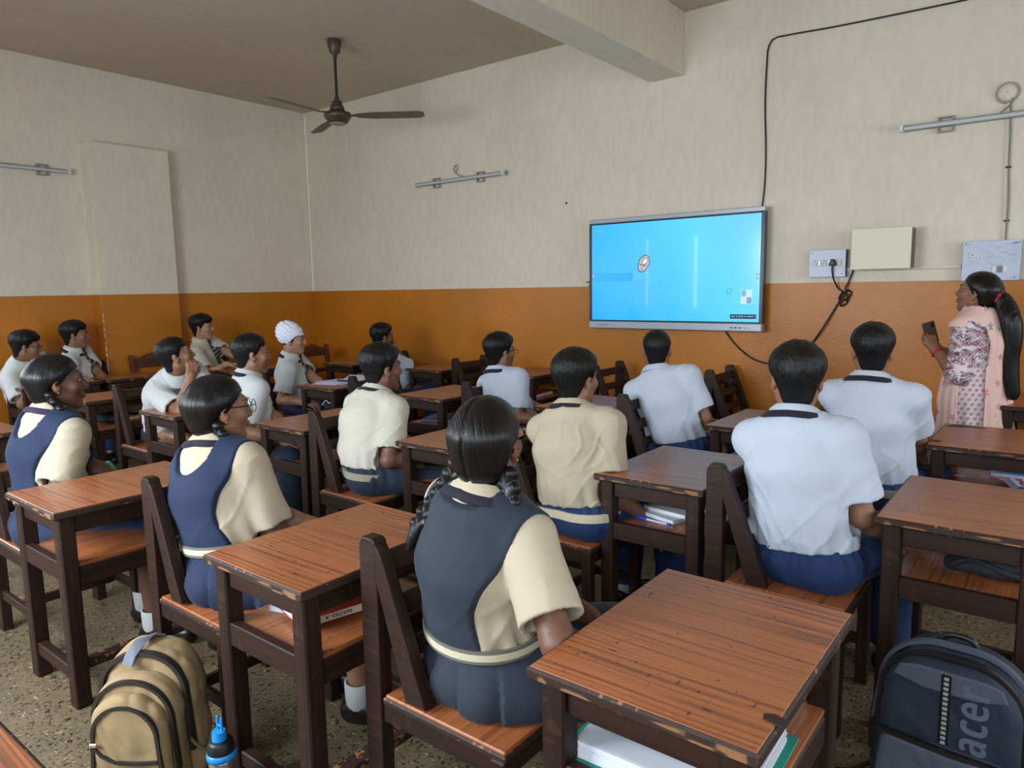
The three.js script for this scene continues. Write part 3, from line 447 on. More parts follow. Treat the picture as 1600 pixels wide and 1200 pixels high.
  if (o.hair !== 'turban') {
    const girl = o.hair === 'girl', th = o.hairT ?? (girl ? 0.016 : 0.02), hb = boundsOf(skullP, 0.05), sU = blend([...skullP, E3([0, -0.045, -0.042], [girl ? 0.05 : 0.052, girl ? 0.05 : 0.062, girl ? 0.042 : 0.048], 0.03)]), nz = girl ? 0.0008 : (o.tuft ?? 0.0035), top = o.hairTop ?? (girl ? 0 : 0.012), fringe = o.fringe ?? 0;
    const q0 = hairLine, f = (x, y, z) => { const [a, b, c] = toH(x, y, z); const line = q0(c) + (girl ? 0 : 0.012 * (noise(a * 70, c * 60, 3) - 0.5)) - fringe * sst(0.03, 0.08, c), hgt = (b - line), tp = sst(-0.005, girl ? 0.05 : lerp(0.05, 0.13, sst(0.0, -0.05, c)), hgt), up2 = sst(0.02, 0.1, b);
      const fl = girl ? noise(a * 90, b * 14, c * 60) : 0.6 * noise(a * 55 + b * 10, b * 30, c * 45) + 0.4 * noise(a * 120, b * 70 + a * 30, c * 100);
      let inf = (th * (girl ? 0.55 + 0.45 * tp : (0.22 + 0.78 * tp) * lerp(0.4, 1, sst(-0.03, 0.06, b))) + top * up2 * (0.75 + 0.25 * sst(-0.06, 0.06, c)) + (fl - 0.5) * 2 * nz * (0.4 + 0.6 * tp)) * s; if (girl) inf += 0.010 * s * sst(-0.02, -0.075, c) * (1 - sst(0.03, 0.09, b));
      if (girl && c < 0.07) inf -= 0.007 * s * Math.exp(-Math.pow((a - (o.partX ?? 0)) / 0.0045, 2));
      let d = sU(x, y, z) - inf; const cut = -hgt * 0.75 * s; return Math.max(d, cut); };
    part('hair', meshField(f, hb, hcell * 1.05, { uv: hairUV, slack: 0.012, color: girl ? (x, y, z) => { const [a, b, c] = toH(x, y, z), w = c < 0.07 && b > -0.06 ? Math.exp(-Math.pow((a - (o.partX ?? 0) - 0.004 * (noise(b * 40, c * 40, 2) - 0.5)) / 0.0035, 2)) : 0; return [1 + 4.5 * w, 1 + 3.0 * w, 1 + 2.2 * w]; } : null }), girl ? hairSleek : hairMat, G, o.hairLabel);
    if (o.quiff) { const P = []; for (let i = 0; i < 26; i++) { const a = (rnd() - 0.5) * 0.1, c0 = -0.07 + rnd() * 0.14, r0 = 0.10 + 0.012; const p0 = hc(a, 0.03 + 0.09 * Math.sqrt(Math.max(0, 1 - (c0 / 0.1) ** 2 - (a / 0.085) ** 2)), c0 - 0.016), p1 = add(add(p0, hf.u, rr(0.018, 0.03) * s), hf.f, rr(-0.03, 0.02) * s); P.push(capP(p0, p1, 0.007 * s, 0.002 * s, 0.006)); } part('hair_tuft', meshField(blend(P), boundsOf(P, 0.01), hcell, { uv: hairUV }), hairMat, G); }
  } else {
    const F2 = frameOf(o.hy + 8, -24, -6), c0 = hc(0, 0.058, -0.024), P = [ellP(c0, [0.100 * s, 0.098 * s, 0.116 * s], F2, 0.02), ellP(hc(0.0, 0.10, -0.045), [0.075 * s, 0.06 * s, 0.075 * s], F2, 0.03)], U = blend(P);
    const line = (c) => lerp(-0.055, 0.045, sst(-0.08, 0.07, c)); const f = (x, y, z) => { const [a, b, c] = toH(x, y, z), p = [x - c0[0], y - c0[1], z - c0[2]], h = dot(p, F2.u) + 0.22 * Math.abs(dot(p, F2.r)) * (dot(p, F2.f) > 0 ? 1 : 0.3) + 0.02 * noise(x * 9, y * 9, z * 9), sw = (h / 0.033) % 1, k = sw < 0 ? sw + 1 : sw; return Math.max(U(x, y, z) - 0.011 * Math.sqrt(Math.abs(Math.sin(k * Math.PI))) + 0.004, (line(c) - b) * 0.8 * s); };
    part('turban', meshField(f, boundsOf(P, 0.03), hcell * 0.8, { slack: 0.01 }), C.turban, G, 'white wound turban');
    part('hair', meshField((x, y, z) => { const [a, b, c] = toH(x, y, z); return Math.max(blend(skullP)(x, y, z) - 0.006, (hairLine(c) - b) * 0.8); }, boundsOf(skullP, 0.02), hcell * 1.3, { uv: hairUV }), hairMat, G);
  }
  for (const b of o.braids || []) {   // a plait: strands crossing left and right down a path given in head space
    const c = new THREE.CatmullRomCurve3(b.map((p) => V(...hc(...p)))), L = c.getLength(), n = Math.round(L / (0.017 * s)), P = [], Q = []; 
    for (let i = 0; i < n; i++) { const t = i / n, p = c.getPointAt(t).toArray(), q = c.getPointAt(Math.min(1, t + 1.6 / n)).toArray(), tg = c.getTangentAt(t).toArray(), side = unit(cross(tg, hf.f)), r = (0.0165 - 0.006 * t) * s * (o.braidR ?? 1), sd = i % 2 ? 1 : -1;
      if (t < 0.86) P.push(capP(add(p, side, sd * 0.011 * s * (o.braidR ?? 1)), add(q, side, -sd * 0.004 * s), r, r * 0.7, 0.003)); else Q.push(capP(p, q, r * 1.05, r * 0.9, 0.012)); }
    const e = c.getPointAt(1).toArray(), eT = c.getTangentAt(1).toArray(); for (let i = 0; i < 5; i++) Q.push(capP(c.getPointAt(0.88).toArray(), add(add(e, eT, 0.02 * s), [rr(-1, 1), rr(-0.5, 0.5), rr(-1, 1)], 0.014), 0.009 * s, 0.003, 0.01));
    const all = [...P, ...Q]; part('braid', meshField(blend(all), boundsOf(all, 0.012), hcell * 0.9, { uv: hairUV, color: () => [1, 1, 1] }), hairSleek, G, 'plaited braid');
  }
  // shirt
  const fold = (x, y, z, amp, sc = 1) => { const p = [x - N[0], y - N[1], z - N[2]], a = dot(p, R), b = dot(p, Tu), c = dot(p, Fw), sd = o.hip[0] * 3 + o.hip[1] * 7, wv = noise(a * 6 + sd, b * 6, c * 6), um = noise(a * 7 + 5, b * 5 + sd, c * 7); let s = 0;
    for (const g of [-1, 1]) { const wt = sst(-0.10, 0.10, a * g); if (wt < 0.02) continue; const al = a * g * 0.62 + b * 0.78, ac = a * g * 0.78 - b * 0.62, q = noise(ac * 17 * sc + wv * 2.2 + sd + g * 5, al * 3.4 * sc + g * 3, c * 6 * sc), r = noise(ac * 10 * sc + 9 + sd * 2 + g * 7, al * 7 * sc + wv * 2, c * 9 * sc), ri = 1 - Math.abs(2 * q - 1), r2 = 1 - Math.abs(2 * r - 1); s += wt * ((0.3 + 0.9 * um) * (Math.pow(ri, 6) * -0.7 + 0.12) + 0.55 * (0.18 - Math.pow(r2, 7)) * um); }
    return amp * (s + 0.35 * (wv - 0.5)); };
  const beltY = o.beltT ?? (fem ? 0.20 : 0.085), beltC = add(Hp, Tu, TL * beltY), bn = unit(add(Tu, [0, 0.6, 0])); const na = unit(sub(Bs, N)), neckC = add(N, na, 0.0);
  const sleeve = (a, g, to, flare) => { const e = mix(a.S, a.E, to); return [capP(a.S, mix(a.S, a.E, to + 0.25), 0.058 * s + g, (0.05 + flare) * s + g, 0.03)]; };
  const slTo = o.sleeve ?? 0.78, flare = o.flare ?? 0.02;
  const tor = torsoP(0.014, 0.016), blouse = fem ? [] : [ecapP(add(beltC, Tu, 0.03), add(beltC, Tu, 0.11), rP(0.4), 0.158 * s + 0.012, 0.122 * s + 0.012, 0.148 * s + 0.016, 0.11 * s + 0.016, 0.05)];
  const shirtP = [...tor, ...blouse, capP(add(N, na, -0.03), add(N, na, 0.05), 0.06 * s, 0.058 * s, 0.03)], shirtU = blend(shirtP), slU = arms.map((a) => blend(sleeve(a, 0.012, slTo, flare)));
  const slAx = arms.map((a) => unit(sub(a.E, a.S))), slEnd = arms.map((a) => mix(a.S, a.E, slTo));
  const clothAmp = (o.fold ?? (fem ? 0.010 : 0.012));
  const shirtF = (x, y, z) => { let d = shirtU(x, y, z), hol = 9; const p = [x, y, z];
    const bh = (x - beltC[0]) * bn[0] + (y - beltC[1]) * bn[1] + (z - beltC[2]) * bn[2];
    for (let i = 0; i < 2; i++) { let e = slU[i](x, y, z); const al = (x - slEnd[i][0]) * slAx[i][0] + (y - slEnd[i][1]) * slAx[i][1] + (z - slEnd[i][2]) * slAx[i][2]; if (al > -0.12) hol = Math.min(hol, Math.max(e + [0.016, 0.018, 0.022][lod], -(al + 0.045))); e = Math.max(e, al); const h = 0.035 - Math.abs(d - e); d = Math.min(d, e) - (h > 0 ? h * h / 0.14 : 0); }
    const g = 1 - sst(0.02, 0.16, bh), fo = fold(x, y, z, clothAmp * (0.75 + 0.6 * g)); d += fo; if (hol < 1) d = Math.max(d, -(hol + fo)); if (g > 0 && bh > -0.05) { const an = Math.atan2(dot(sub(p, beltC), R), dot(sub(p, beltC), Fw)); d += 0.004 * g * Math.sin(an * 17 + 3 * noise(an * 3, bh * 10, 1)) ; }
    d = Math.max(d, -bh); const nh2 = (x - neckC[0]) * na[0] + (y - neckC[1]) * na[1] + (z - neckC[2]) * na[2]; if (Math.hypot(...sub(sub(p, neckC), mul(na, nh2))) < 0.085) d = Math.max(d, nh2 - 0.022); return d; };
  const shirtB = boundsOf([...shirtP, ...arms.flatMap((a) => sleeve(a, 0.012, slTo, flare))], 0.025);
  const shirtMat = o.shirt || C.shirtWhite;
  if (!o.kurta) part('shirt', meshField(shirtF, shirtB, cell, { slack: 0.02 }), shirtMat, G);
  // collar, neckband of the tie
  const collarRing = (th, pts, k = 1) => { const side = Math.sin(th), back = Math.cos(th), nb = unit(sub(mul(Fw, 1), mul(na, dot(Fw, na)))), nr = unit(cross(nb, na)); const dir = add(mul(nr, side), nb, -back); return pts.map(([r, h]) => { const rx = (0.056 + r) * s * (1 + 0.12 * Math.abs(side)); return add(add(neckC, dir, rx + 0.004), na, h * s + 0.004 * 0); }); };
  const gap = o.openCollar ?? 0.22, nS = 40;
  if (!o.kurta) {
    const rings = []; for (let i = 0; i <= nS; i++) { const th = lerp(-Math.PI + gap, Math.PI - gap, i / nS), ft = sst(0.8, 2.6, Math.abs(th)), sd = Math.abs(Math.sin(th)), fall = lerp(0.010, -0.040, ft) - 0.002 * sd, out = 0.018 + 0.014 * ft + 0.012 * sd, lift = -0.012 * ft; rings.push(collarRing(th, [[0.000, -0.005 + lift], [-0.003, 0.038 + lift], [0.003, 0.043 + lift], [out * 0.55, 0.030 + lift], [out, fall], [out - 0.005, fall - 0.001], [0.006, 0.022 + lift], [0.004, -0.005 + lift]])); }
    part('collar', sweepLoop(rings), shirtMat, G);
    if (o.tie) { const rg = []; for (let i = 0; i <= nS; i++) { const th = lerp(-Math.PI + 0.1, Math.PI - 0.1, i / nS), ft = sst(0.9, 2.6, Math.abs(th)), sd = Math.abs(Math.sin(th)), h0 = 0.016 - 0.034 * ft - 0.004 * sd, out = 0.016 + 0.008 * ft + 0.014 * sd; rg.push(collarRing(th, [[out - 0.006, h0 + 0.004], [out + 0.004, h0 + 0.002], [out + 0.016, h0 - 0.014], [out + 0.008, h0 - 0.022]])); } part('tie_band', sweepLoop(rg), o.tie === 'purple' ? C.tiePurple : C.tie, G, 'dark band of the tie under the collar'); }
  }
  const hitFrom = (from, dir, field) => { let p = from, t = 0; for (let i = 0; i < 60; i++) { const d = field(...p); if (d < 0.001) break; t += Math.min(d * 0.7, 0.03); p = add(from, dir, t); if (t > 0.6) return null; } return p; };
  const strip = (field, rows, wf, th, uvm) => { const rings = []; for (const h of rows) { const c = add(add(Hp, Tu, h), Fw, 0.35), w = wf(h), pl = hitFrom(add(c, R, -w), mul(Fw, -1), field), prr = hitFrom(add(c, R, w), mul(Fw, -1), field); if (!pl || !prr) continue; const m = mix(pl, prr, 0.5); m[0] = m[0]; const mm = add(m, Fw, 0.003 + th); rings.push([add(pl, Fw, 0.002), add(pl, Fw, th), mm, add(prr, Fw, th), add(prr, Fw, 0.002)]); } return rings.length > 1 ? sweepLoop(rings) : null; };
  if (o.tieFront) { const rows = []; for (let i = 0; i <= 16; i++) rows.push(lerp(TL * 0.30, TL * 0.955, i / 16)); const g = strip(shirtF, rows, (h) => { const t = (TL * 0.955 - h) / (TL * 0.65); return lerp(0.016, 0.032, sst(0, 1, t)); }, 0.006); if (g) { const p = g.attributes.position, U = []; for (let i = 0; i < p.count; i++) { const q = sub([p.getX(i), p.getY(i), p.getZ(i)], Hp); U.push(dot(q, R) * 14, dot(q, Tu) * 5); } g.setAttribute('uv', new THREE.Float32BufferAttribute(U, 2)); part('tie', g, stripeTie, G, 'dark tie with diagonal pale stripes'); const k = meshField(blend([ellP(add(hitFrom(add(add(Hp, Tu, TL * 0.955), Fw, 0.35), mul(Fw, -1), shirtF) || N, Fw, 0.004), [0.02, 0.022, 0.013], TF)]), boundsOf([capP(add(N, Fw, 0.02), add(N, Fw, 0.1), 0.08, 0.08)], 0.03), 0.005); if (k.attributes.position.count) part('tie_knot', k, C.tie, G); } }
  if (o.badge) { const p = hitFrom(add(add(add(Hp, Tu, TL * 0.62), R, -0.085), Fw, 0.35), mul(Fw, -1), shirtF); if (p) { const b = part('badge', cbox(0.03, 0.035, 0.006, 0.001), C.tie, G, 'small dark pocket badge'); b.position.set(...add(p, Fw, 0.003)); b.lookAt(...add(add(p, Fw, 1), base)); } }
  // lower garment
  const seatCut = (y) => seatY + 0.002 - y, ringAt = (field, h, hgt, th) => { const rings = [], n = 48, c = add(Hp, Tu, h); for (let i = 0; i < n; i++) { const an = i / n * 6.28318, rP0 = rP(0.4), fP = unit(cross(bn, rP0)), dir = add(mul(rP0, Math.cos(an)), fP, Math.sin(an)), q = hitFrom(add(c, dir, 0.34), mul(dir, -1), field); if (!q) continue; rings.push([add(q, bn, -hgt / 2), add(add(q, dir, th), bn, -hgt / 2), add(add(q, dir, th), bn, hgt / 2), add(q, bn, hgt / 2)]); } return rings.length > 8 ? sweepLoop(rings, true) : null; };
  if (!fem) {
    const trP = [ecapP(add(Hp, Tu, -0.02), add(beltC, Tu, 0.0), rP(0.15), 0.170 * s, 0.128 * s, 0.152 * s, 0.118 * s, 0.04), ...legP(0, 0.018), ...legP(1, 0.018), ...[0, 1].map((i) => capP(knees[i], ankles[i], 0.074 * s, 0.068 * s, 0.03)), ...HJ.map((h) => ellP(add(h, lf, -0.035 * s), [0.10 * s, 0.085 * s, 0.10 * s], AX, 0.05))], U = blend(trP);
    const f = (x, y, z) => { let d = U(x, y, z) + 0.006 * (noise(x * 22, y * 22, z * 22) - 0.5) + 0.003 * Math.sin(Math.atan2(x, z) * 26) * sst(-0.12, 0.0, y - beltC[1]); d = Math.max(d, 0.115 - y); const bh = (x - beltC[0]) * bn[0] + (y - beltC[1]) * bn[1] + (z - beltC[2]) * bn[2]; d = Math.max(d, bh - 0.012); if (!standing) { const q = x * lf[0] + z * lf[2]; if (q < 0.26) d = Math.max(d, seatCut(y)); } return d; };
    part('trousers', meshField(f, boundsOf(trP, 0.02), cell * 1.1, { slack: 0.01 }), o.trousers || C.trousers, G);
    if (o.belt) { const g = ringAt(blend([trP[0], ...trP.slice(-2)]), TL * beltY - 0.034, 0.034, 0.014); if (g) part('belt', g, o.belt === 'grey' ? C.belt : C.beltCream, G); }
  } else if (!o.kurta) {
    const pin = o.pinafore || C.pinafore, upP = torsoP(0.031, 0.010), U = blend(upP);
    const wAt = (h) => { const t = h / (TL * (1 - beltY)); return lerp(lerp(0.125, 0.102, sst(0, 0.3, t)), 0.168, sst(0.3, 0.9, t)) * s; };
    const nk = o.neckDrop ?? 0.05, f = (x, y, z) => { const p = [x, y, z], q = sub(p, beltC), a = dot(q, R), b = dot(q, Tu), c = dot(q, Fw); let d = U(x, y, z) + fold(x, y, z, 0.004, 0.7); const bh = dot(q, bn); d = Math.max(d, -bh, (Math.abs(a) - wAt(b)) * 0.9); const top = sub(p, N), th = dot(top, Tu), ta = dot(top, R), drop = dot(top, Fw) > 0 ? 0.10 : nk; const e = Math.hypot(ta / (o.neckW ?? 0.092), Math.min(0, th - 0.02) / (drop + 0.02)); d = Math.max(d, (1 - e) * 0.05); const nh2 = dot(sub(p, neckC), na); if (Math.hypot(...sub(sub(p, neckC), mul(na, nh2))) < 0.075) d = Math.max(d, nh2 + 0.004); return d; };
    part('pinafore_top', meshField(f, boundsOf(upP, 0.03), cell, { slack: 0.012 }), pin, G);
    const skP = [ecapP(beltC, add(Hp, Tu, -0.02), rP(0.3), 0.138 * s, 0.114 * s, 0.186 * s, 0.150 * s, 0.06), ...[0, 1].map((i) => ecapP(HJ[i], add(knees[i], lf, 0.04), lr, 0.115 * s, 0.10 * s, 0.105 * s, 0.085 * s, 0.10)), ellP(add(Hp, [0, -0.03, 0]), [0.205 * s, 0.11 * s, 0.195 * s], AX, 0.06), ...[-1, 1].map((q) => capP(add(add(Hp, lr, q * 0.17 * s), [0, -0.04, 0]), add(add(add(Hp, lr, q * 0.17 * s), lf, 0.34 * s), [0, -0.07, 0]), 0.055, 0.05, 0.07))], SU = blend(skP);
    const f2 = (x, y, z) => { const q = sub([x, y, z], beltC), an = Math.atan2(dot(q, pr), dot(q, cross(pr, [0, 1, 0]))), dn = sst(0.0, 0.12, -dot(q, bn)), ph = an * 11 / 6.28318 * 1.0, fr = ph - Math.floor(ph); let d = SU(x, y, z) + dn * (0.016 * Math.pow(fr, 3) - 0.006) + 0.005 * (noise(x * 12, y * 12, z * 12) - 0.5); const bh = dot(q, bn); d = Math.max(d, bh - 0.006); const lt = x * lf[0] + z * lf[2]; if (lt < 0.25 && Math.abs(x * lr[0] + z * lr[2]) < 0.225) d = Math.max(d, seatCut(y)); return Math.max(d, 0.34 - y); };
    part('skirt', meshField(f2, boundsOf(skP, 0.02), cell, { slack: 0.02 }), pin, G, 'pleated skirt of the pinafore');
    const bf = (x, y, z) => Math.min(U(x, y, z), SU(x, y, z)), g = ringAt(bf, TL * beltY, 0.036, 0.006); if (g) part('belt', g, C.beltDark, G, 'grey belt with a cream stripe'); const g2 = ringAt((x, y, z) => bf(x, y, z) - 0.006, TL * beltY, 0.018, 0.0015); if (g2) part('belt_stripe', g2, C.beltCream, G);
  }
  if (!o.noFeet) for (const i of [0, 1]) { const a = ankles[i]; if (!standing) part('sock', lathe([[0.036 * s, 0], [0.05 * s, 0.0], [0.052 * s, 0.05], [0.053 * s, fem ? 0.09 : 0.07], [0.043 * s, fem ? 0.092 : 0.072], [0.036 * s, 0]], 18).translate(a[0], 0.06, a[2]), C.sock, G); const sp = [capP([a[0], 0.05, a[2]], add([a[0], 0.042, a[2]], lf, 0.15 * s), 0.046 * s, 0.04 * s, 0.03), capP(add([a[0], 0.04, a[2]], lf, -0.03), add([a[0], 0.04, a[2]], lf, 0.05), 0.044 * s, 0.044 * s, 0.03)], u = blend(sp); part('shoe', meshField((x, y, z) => Math.max(u(x, y, z), 0.001 - y, y - (0.105 - 0.2 * ((x - a[0]) * lf[0] + (z - a[2]) * lf[2]))), boundsOf(sp, 0.015), cell * 0.9), C.shoe, G); }
  if (o.glasses) { const g = []; for (const q of [-1, 1]) { const t = new THREE.TorusGeometry(o.glasses === 'round' ? 0.023 : 0.021, 0.0013, 8, 32); if (o.glasses !== 'round') t.scale(1.12, 0.78, 1); g.push(t.translate(q * 0.031, 0.008, 0.112), tube([[q * 0.052, 0.014, 0.110], [q * 0.074, 0.014, 0.06], [q * 0.080, 0.012, -0.005], [q * 0.081, -0.012, -0.03]], 0.0016, 24, 6)); } g.push(tube([[-0.009, 0.012, 0.113], [0, 0.016, 0.115], [0.009, 0.012, 0.113]], 0.0013, 8, 6)); const m = join(g); m.scale(s, s, s); m.applyMatrix4(new THREE.Matrix4().makeBasis(V(...hf.r), V(...hf.u), V(...hf.f))); m.translate(...Hd); part('eyeglasses', m, o.glasses === 'round' ? C.gold : C.frame, G); }
  if (fem) for (const q of [-1, 1]) part('earring', new THREE.SphereGeometry(0.0045 * s, 12, 8).translate(...hc(q * 0.080, -0.036, -0.003)), C.gold, G);
  return { G, base, Hp, N, Tu, R, Fw, Hd, hf, hc, arms, torsoP, TF, TL, na, neckC, P1, P2, P3, cell, hcell, shirtF, knees, HJ, rP, lf, s };
}
const K1 = { tie: true, belt: 'grey' };
person({ label: 'boy in the brightest white shirt seen squarely from behind, full dark hair with a whorl', hip: [-0.70, -2.57], head: [-0.768, 1.155, -2.62], ty: 4, hy: -20, ly: 15, py: 10, skin: 'mid', shirt: C.shirtCool, tie: true, trousers: C.trousers, lod: 0, hairTop: 0.014, hairT: 0.022, armR: { w: [-0.47, 0.60, -2.76], e: [0.2, -1, 0.4] } });
person({ label: 'boy in white shirt from behind with ears showing, next to the woman in pink', hip: [-0.70, -3.68], head: [-0.735, 1.175, -3.65], ty: 8, hy: -15, ly: 15, py: 12, skin: 'mid', shirt: C.shirtCool, tie: true, belt: 'grey', lod: 0, shW: 0.172 });
person({ label: 'boy in cream shirt with striped belt, hunched and turned three quarters away', hip: [-1.62, -2.54], head: [-1.70, 1.095, -2.62], ty: -4, hy: 6, ly: 20, py: 12, slouch: 0.05, skin: 'mid', shirt: C.shirtCream, tie: true, belt: 'cream', lod: 0, hairTop: 0.016, armR: { w: [-1.38, 0.52, -2.66], e: [0.2, -1, 0.4] } });
person({ label: 'boy with close-cropped hair seen from behind right below the wall screen', hip: [-1.83, -3.98], head: [-1.985, 1.11, -3.95], ty: -14, hy: -25, ly: 25, skin: 'mid', shirt: C.shirtCool, lod: 1, hairT: 0.011, hairTop: 0.004, tuft: 0.0015, shW: 0.17, armR: { w: [-1.60, 0.51, -4.06], e: [0.2, -1, 0.4] } });
person({ label: 'boy with dark quiff and white shirt seen over the head of the braided girl', hip: [-3.0, -3.9], head: [-3.10, 1.06, -3.82], ty: 4, hy: 16, skin: 'mid', shirt: C.shirtCool, tie: true, lod: 1, hairTop: 0.018, glasses: 'box' });
person({ label: 'boy with tousled hair in off-white shirt leaning right, left of the braided girl', hip: [-2.90, -2.46], head: [-2.90, 1.08, -2.57], ty: 4, hy: 14, ly: 48, slouch: 0.05, skin: 'dark', shirt: C.shirtOff, tie: true, belt: 'grey', trousers: C.trousersDark, lod: 0, quiff: true, hairTop: 0.016, tuft: 0.005 });
person({ label: 'boy covering his mouth with a hand, half hidden behind tousled-haired boy', hip: [-5.25, -4.95], head: [-5.28, 1.045, -4.70], ty: 20, hy: 18, slouch: 0.05, skin: 'dark', shirt: C.shirtCool, lod: 2, tuft: 0.006, hairTop: 0.018, armR: { w: [-5.17, 0.90, -4.78], e: [0.5, -1, 0.2], f: [-0.35, 0.9, -0.1], n: [-0.6, -0.2, 0.7], curl: 30 } });
person({ label: 'boy wearing a white turban and striped tie, facing right', hip: [-5.30, -3.74], head: [-5.25, 1.085, -3.66], ty: 48, hy: 48, hair: 'turban', skin: 'light', shirt: C.shirtWhite, tie: true, tieFront: true, badge: true, stubble: true, lod: 1, openCollar: 0.3, armR: { w: [-4.93, 0.60, -3.50], e: [0, -1, 0.4] }, armL: { w: [-4.9, 0.62, -3.8] } });
person({ label: 'boy with wavy hair and dark striped tie against the orange left wall', hip: [-7.03, -3.95], head: [-6.97, 1.15, -3.80], ty: 58, hy: 48, skin: 'light', shirt: C.shirtOff, tieFront: true, stubble: true, lod: 2, hairTop: 0.02, tuft: 0.006, fringe: 0.012, openCollar: 0.3, armR: { w: [-6.56, 0.80, -3.80], f: [0.5, 0, -0.8], n: [0, -1, 0], curl: 12 }, armL: { w: [-6.55, 0.80, -4.05], n: [0, -1, 0], curl: 12 } });
person({ label: 'boy with short-cropped fade hair and open mouth, in profile beside the turbaned boy', hip: [-4.0, -2.5], head: [-4.02, 1.112, -2.5], ty: 16, hy: 22, skin: 'mid', faceW: 1.12, shirt: C.shirtWhite, tie: true, lod: 0, hairT: 0.014, hairTop: 0.012, trousers: C.trousersDark });
person({ label: 'boy leaning on his desk with fist at his mouth and chin raised', hip: [-5.04, -2.46], head: [-4.68, 1.085, -2.355], ty: 62, hy: 24, hp: 16, slouch: 0.06, skin: 'mid', shirt: C.shirtWhite, lod: 1, hairT: 0.010, hairTop: 0.014, trousers: C.trousersDark, armR: { w: [-4.47, 0.965, -2.33], e: [0.2, -1, 0.3], f: [-0.12, 0.9, -0.35], n: [-0.9, 0, -0.2], curl: 78, fine: true }, armL: { w: [-4.42, 0.80, -2.62], n: [0, -1, 0], e: [0.1, -1, -0.4], curl: 10 } });
person({ label: 'girl in blue pinafore with round glasses and a braid before her shoulder', hip: [-2.33, -1.34], head: [-2.415, 1.08, -1.36], ty: -12, hy: 14, ly: 58, fem: true, hair: 'girl', skin: 'mid', shirt: C.shirtCream, tie: true, glasses: 'round', braidR: 1.2, lod: 0, neckDrop: 0.075, sleeve: 0.9, braids: [[[0.064, -0.035, -0.04], [0.088, -0.085, -0.02], [0.108, -0.14, 0.025], [0.122, -0.20, 0.075], [0.125, -0.28, 0.11]], [[-0.062, -0.04, -0.04], [-0.08, -0.1, -0.035], [-0.09, -0.17, 0.0], [-0.09, -0.26, 0.06]]], armR: { w: [-2.19, 0.53, -1.60] } });
person({ label: 'girl in blue pinafore with purple neckband, at far left in profile', hip: [-3.50, -1.19], head: [-3.49, 1.12, -1.222], ty: -8, hy: 18, ly: 58, fem: true, hair: 'girl', skin: 'deep', shirt: cloth(0xaea48e), tie: 'purple', lod: 0, neckDrop: 0.085, braidR: 1.2, braids: [[[0.064, -0.035, -0.045], [0.088, -0.08, -0.02], [0.105, -0.135, 0.02], [0.118, -0.20, 0.07], [0.12, -0.26, 0.10]], [[-0.062, -0.04, -0.045], [-0.08, -0.1, -0.04], [-0.085, -0.18, 0.0]]] });
person({ label: 'boy with neckband in profile before the left wall pilaster', hip: [-7.25, -2.82], head: [-7.19, 1.135, -2.70], ty: 44, hy: 27, skin: 'mid', shirt: C.shirtWhite, tie: true, tieFront: true, lod: 2, hairTop: 0.014, fringe: 0.01 });
person({ label: 'boy with spectacles leaning on his desk at the far left edge', hip: [-7.28, -2.34], head: [-6.99, 1.07, -2.235], ty: 52, hy: 20, hp: -8, slouch: 0.06, skin: 'mid', shirt: C.shirtWhite, glasses: 'box', lod: 2, hairTop: 0.02, tuft: 0.006, armR: { w: [-6.74, 0.80, -2.2], n: [0, -1, 0], curl: 14 }, armL: { w: [-6.74, 0.80, -2.5], n: [0, -1, 0], curl: 14 } });
person({ label: 'foreground girl in dark pinafore with two long braids, seen from behind', hip: [-1.18, -1.39], head: [-1.135, 1.115, -1.345], ty: 9, hy: -14, py: 18, fem: true, hair: 'girl', skin: 'dark', shirt: C.shirtCream, tie: true, glasses: 'box', lod: 0, pinafore: C.pinaforeGrey, neckDrop: -0.012, neckW: 0.075, braidR: 1.25, partX: -0.010, s: 0.97, shW: 0.146, shF: 0.015, hairT: 0.013, ly: 50, braids: [[[-0.06, -0.055, -0.05], [-0.085, -0.095, -0.055], [-0.125, -0.15, -0.06], [-0.165, -0.205, -0.075], [-0.19, -0.26, -0.085]], [[0.064, -0.05, -0.045], [0.08, -0.09, -0.055], [0.09, -0.135, -0.07], [0.105, -0.175, -0.055], [0.115, -0.22, 0.0]]], armR: { w: [-0.90, 0.60, -1.42], e: [0.6, -0.8, 0.3], f: [0.2, 0.1, -1], n: [-0.9, -0.3, 0], curl: 30, fine: true }, armL: { w: [-0.98, 0.62, -1.56] } });
